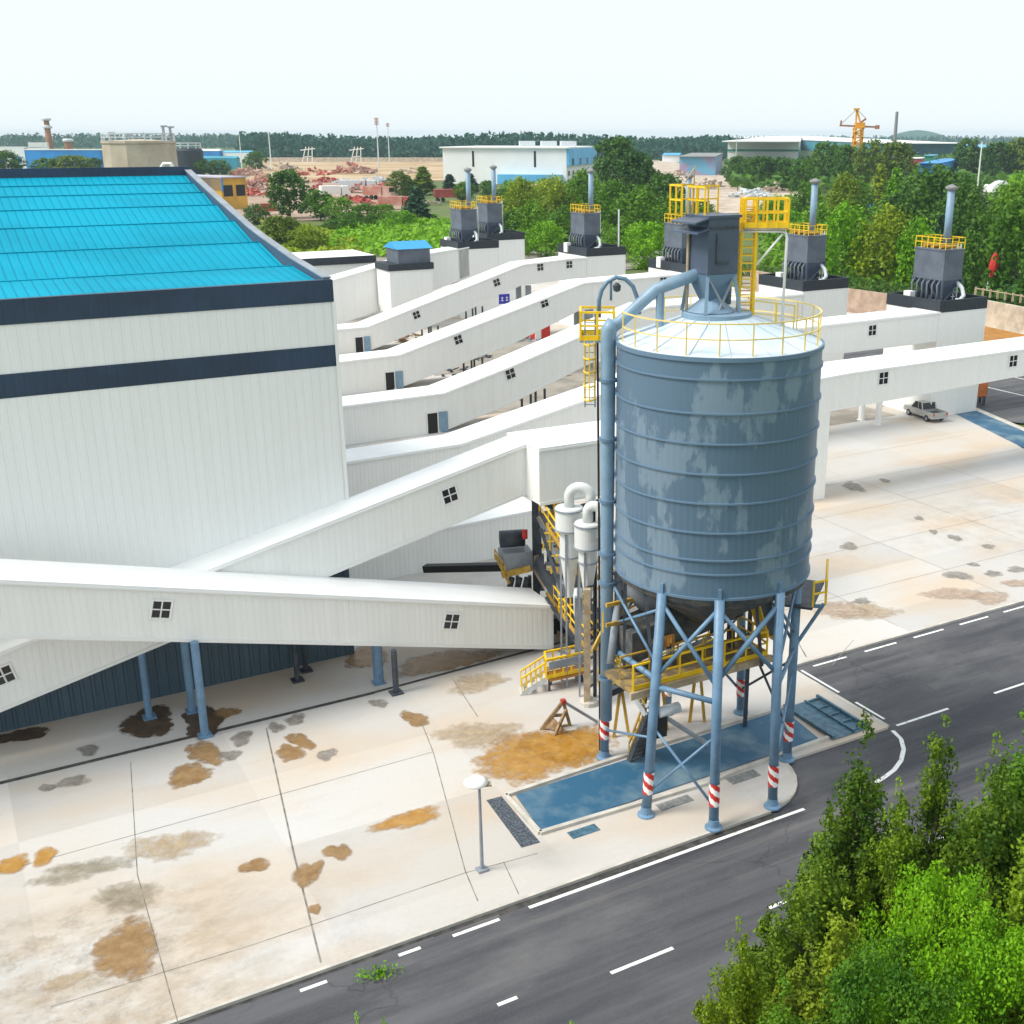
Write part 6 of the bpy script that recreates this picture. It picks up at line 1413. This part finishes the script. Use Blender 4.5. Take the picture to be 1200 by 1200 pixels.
scrap(322, 214, 40, 16, 'scrap_red', 'dark red scrap heap left of the dark rounded tree', 3); scrap(370, 206, 30, 18, 'scrap_red', 'bright red scrap machine heap on the sandy yard behind the trees', 4)
scrap(412, 204, 50, 26, 'scrap_pink', 'pale pink scrap heap under the long terrace wall', 5); scrap(425, 226, 60, 24, 'scrap_pink', 'pinkish machine parts spread in front of the white truck roof', 6)
scrap(404, 216, 30, 14, 'pale_steel', 'grey scrap sheets between the red and pink heaps', 7); scrap(310, 248, 30, 12, 'scrap_red', 'small red and rusty heap below the yellow building', 8)
scrap(455, 240, 30, 18, 'scrap_red', 'dull red parts left of the grey green pointed tree', 9); scrap(620, 226, 40, 22, 'scrap_pink', 'purple pink scrap under the blue annex of the white factory', 10)
scrap(880, 232, 50, 24, 'pale_steel', 'grey white rubble sheets heap right above the yellow platform', 11); scrap(905, 226, 40, 22, 'rubble', 'pale rubble heap right of the grey sheets', 12); scrap(945, 216, 40, 12, 'scrap_pink', 'pink brown rubble heap at the right end of the track', 13)
scrap(830, 222, 40, 24, 'rubble', 'pale stone rubble on the track behind the filter railing', 14); scrap(790, 206, 30, 16, 'rubble', 'pale stones along the track below the painted block', 15)
_sk = 40
for (u, v, sp, n, m, lb) in ((296, 230, 20, 40, 'scrap_red', 'rusty red beams left of the dark rounded tree, below the large pinkish heap'), (310, 212, 16, 40, 'scrap_pink', 'pinkish bundles between the yellow building and the terrace pole'), (352, 214, 14, 30, 'rubble', 'pale rubble behind the crown of the dark rounded tree'),
        (383, 214, 16, 40, 'scrap_red', 'dark red frames above the white truck'), (400, 222, 14, 36, 'scrap_pink', 'pink frames between the white and the grey truck'), (438, 214, 18, 40, 'pale_steel', 'grey steel pile right of the pale pink heap'), (452, 222, 16, 40, 'scrap_red', 'red steel pile left of the brownish green tree'),
        (415, 238, 20, 50, 'scrap_red', 'long low red parts in front of the grey truck'), (440, 246, 18, 44, 'scrap_pink', 'faded red parts below the pinkish red truck'), (375, 222, 12, 30, 'scrap_red', 'red parts left of the white truck'), (460, 232, 12, 30, 'rubble', 'pale rubble right of the pinkish red truck'),
        (330, 200, 20, 30, 'rubble', 'pale stones at the left end of the terrace'), (480, 204, 20, 30, 'rubble', 'pale stones on the terrace left of the white factory'), (505, 240, 12, 30, 'rubble', 'pale rubble right of the grey green pointed tree'), (590, 232, 14, 30, 'far_yellow', 'orange yellow parts behind the second exhaust stack')):
    _sk += 1; scrap(u, v, n, sp, m, lb, _sk)
def truck(u, v, ang, L_, cm, bm, label, sc=1.0):
    c = G(u, v); root = thing('truck', label, 'truck', c, 'vehicles in the scrapyard'); R3 = Matrix.Rotation(ang, 3, 'Z')
    def T(x, y, z): return Vector((c.x, c.y, 0))+R3@Vector((x, y, z))*sc
    q = MB(); q.box(T(L_*.36, 0, 1.9), (L_*.24*sc, 2.5*sc, 2.6*sc), ang); q.box(T(L_*.50, 0, 1.2), (L_*.08*sc, 2.4*sc, 1.2*sc), ang); q.build('cab', cm, root, bevel=.12)
    q = MB(); q.box(T(L_*.485, 0, 2.45), (.06*sc, 2.1*sc, .9*sc), ang); q.build('windscreen', 'glass_dark', root)
    q = MB(); q.box(T(-L_*.14, 0, 2.2), (L_*.68*sc, 2.5*sc, 2.2*sc), ang); q.build('cargo_body', bm, root, bevel=.1)
    for x in (.38, -.2, -.36):
        for y in (-1.1, 1.1):
            q = MB(); q.tube([T(L_*x, y-.18, .5), T(L_*x, y+.18, .5)], .52*sc, 12); q.build('wheel', 'tyre', root)
truck(392, 232, .5, 8, 'white', 'white', 'white truck with its cab facing right behind the domed bush', 1.6); truck(420, 226, .1, 10, 'pale_steel', 'pale_steel', 'grey truck with a long pale body in the middle of the scrapyard', 1.8)
truck(444, 234, -.4, 8, 'scrap_pink', 'scrap_pink', 'pinkish red truck at the right of the scrapyard', 1.7); truck(465, 246, -.15, 9, 'scrap_red', 'scrap_pink', 'long dull red truck just left of the grey green pointed tree', 1.5)
truck(527, 236, .2, 9, 'scrap_red', 'scrap_red', 'red truck behind the leftmost dust collector railing', 1.5); truck(320, 252, .3, 7, 'white', 'scrap_red', 'small red truck at the foot of the yellow building', 1.2)
# white curved shell at the right, red flag
c = G(1178, 226); sh_ = MB(); R0 = 6.0
for i in range(10):
    a0, a1 = math.pi*(.0+i/10*.95), math.pi*(.0+(i+1)/10*.95)
    for y0, y1 in ((-4, 10),):
        P_ = lambda a, y, r: Vector((c.x-2-r*math.cos(a), c.y+y, r*math.sin(a)*.9+.2))
        sh_.quad(P_(a0, y0, R0), P_(a1, y0, R0), P_(a1, y1, R0), P_(a0, y1, R0)); sh_.quad(P_(a0, y0, R0*.7), P_(a0, y0, R0), P_(a1, y0, R0), P_(a1, y0, R0*.7))
tag(sh_.build('white_shell', 'white'), 'white curved shell lying among the trees at the right picture edge', 'shell')
fg_ = G(1160, 352); fl_ = thing('red_flag', 'red drooping flag on a thin pole above the stone wall, right of the rightmost ladder', 'flag', fg_)
q = MB(); ft_ = at(1166, 296, fg_.y); q.beam((ft_.x-.9, fg_.y, 0), ft_, .22); q.build('pole', 'pale_steel', fl_)
q = MB()
for i in range(6):
    t0, t1 = i/6, (i+1)/6; w0 = (.25+.55*math.sin(t0*3.0+.2)); w1 = (.25+.55*math.sin(t1*3.0+.2)); z0 = ft_.z-t0*4.2; z1 = ft_.z-t1*4.2
    q.tube([(ft_.x+.15-t0*.4, fg_.y-.2, z0), (ft_.x+.15-t1*.4, fg_.y-.2, z1)], [w0, w1], 8, False)
q.build('cloth', 'red', fl_)
# stone / brick walls behind the towers and hedge
def wall(pts, h, w_, m, label, name='boundary_wall', cat='wall', grp=None):
    q = MB(); P = [G(u, v) for u, v in pts]
    for a, c in zip(P[:-1], P[1:]): q.beam(a+Vector((0, 0, h/2)), c+Vector((0, 0, h/2)), w_, h)
    return tag(q.build(name, m), label, cat, grp)
wall([(880, 340), (985, 364), (1062, 376)], 3.6, .6, 'brick_wall', 'pinkish brick boundary wall between the two towers right of the silo')
wall([(1140, 378), (1260, 404)], 3.6, .6, 'stone_wall', 'beige stone wall with small posts right of the rightmost tower')
patch('back_path', [(870, 338), (985, 362), (1066, 374), (1066, 352), (985, 336), (870, 318)], 'dry_yard', .15)
patch('earth_bank', [(1120, 410), (1290, 440), (1290, 412), (1130, 378)], 'orange_mud', .12)
hd_ = []
rng_ = np.random.default_rng(77); A_, B_ = G(860, 322), G(1072, 350)
P = np.array([list(A_.lerp(B_, t)) for t in rng_.uniform(0, 1, 2600)])+rng_.normal(size=(2600, 3))*np.array([.7, .7, 0]); P[:, 2] = rng_.uniform(.1, 2.4, 2600)
N = rng_.normal(size=P.shape)+np.array([0, -.4, .6]); N /= np.linalg.norm(N, axis=1)[:, None]
me = cards(P, N, .3, .9, rng_, 'hedge'); me.materials.append(MATS['leaf_dark']); oh = bpy.data.objects.new('hedge', me); COL.objects.link(oh); tag(oh, 'clipped dark green hedge behind the brick wall', 'hedge')
q = MB(); A_, B_ = G(1140, 374), G(1260, 398)
for i in range(14):
    p = A_.lerp(B_, i/13); q.beam(p+Vector((0, 0, 3.6)), p+Vector((0, 0, 4.8)), .25)
q.beam(A_+Vector((0, 0, 4.6)), B_+Vector((0, 0, 4.6)), .12); tag(q.build('wall_railing', 'tan_steel'), 'thin railing with posts on top of the beige stone wall', 'railing')

# ---------------------------------------------------------------- haze
hz = MB(); hz.box((200, 2500, 17.5), (9000, 6400, 45)); 
hm = bpy.data.materials.new('haze_air'); hm.use_nodes = True; nt_ = hm.node_tree; nt_.nodes.remove(nt_.nodes['Principled BSDF'])
pv = nt_.nodes.new('ShaderNodeVolumePrincipled'); pv.inputs['Color'].default_value = (.68, .87, 1.0, 1); pv.inputs['Density'].default_value = .00009
nt_.links.new(pv.outputs[0], nt_.nodes['Material Output'].inputs['Volume'])
MATS['haze_air'] = hm; ho = hz.build('haze', 'haze_air'); stuff(ho, 'pale bluish haze over the distance', 'haze')
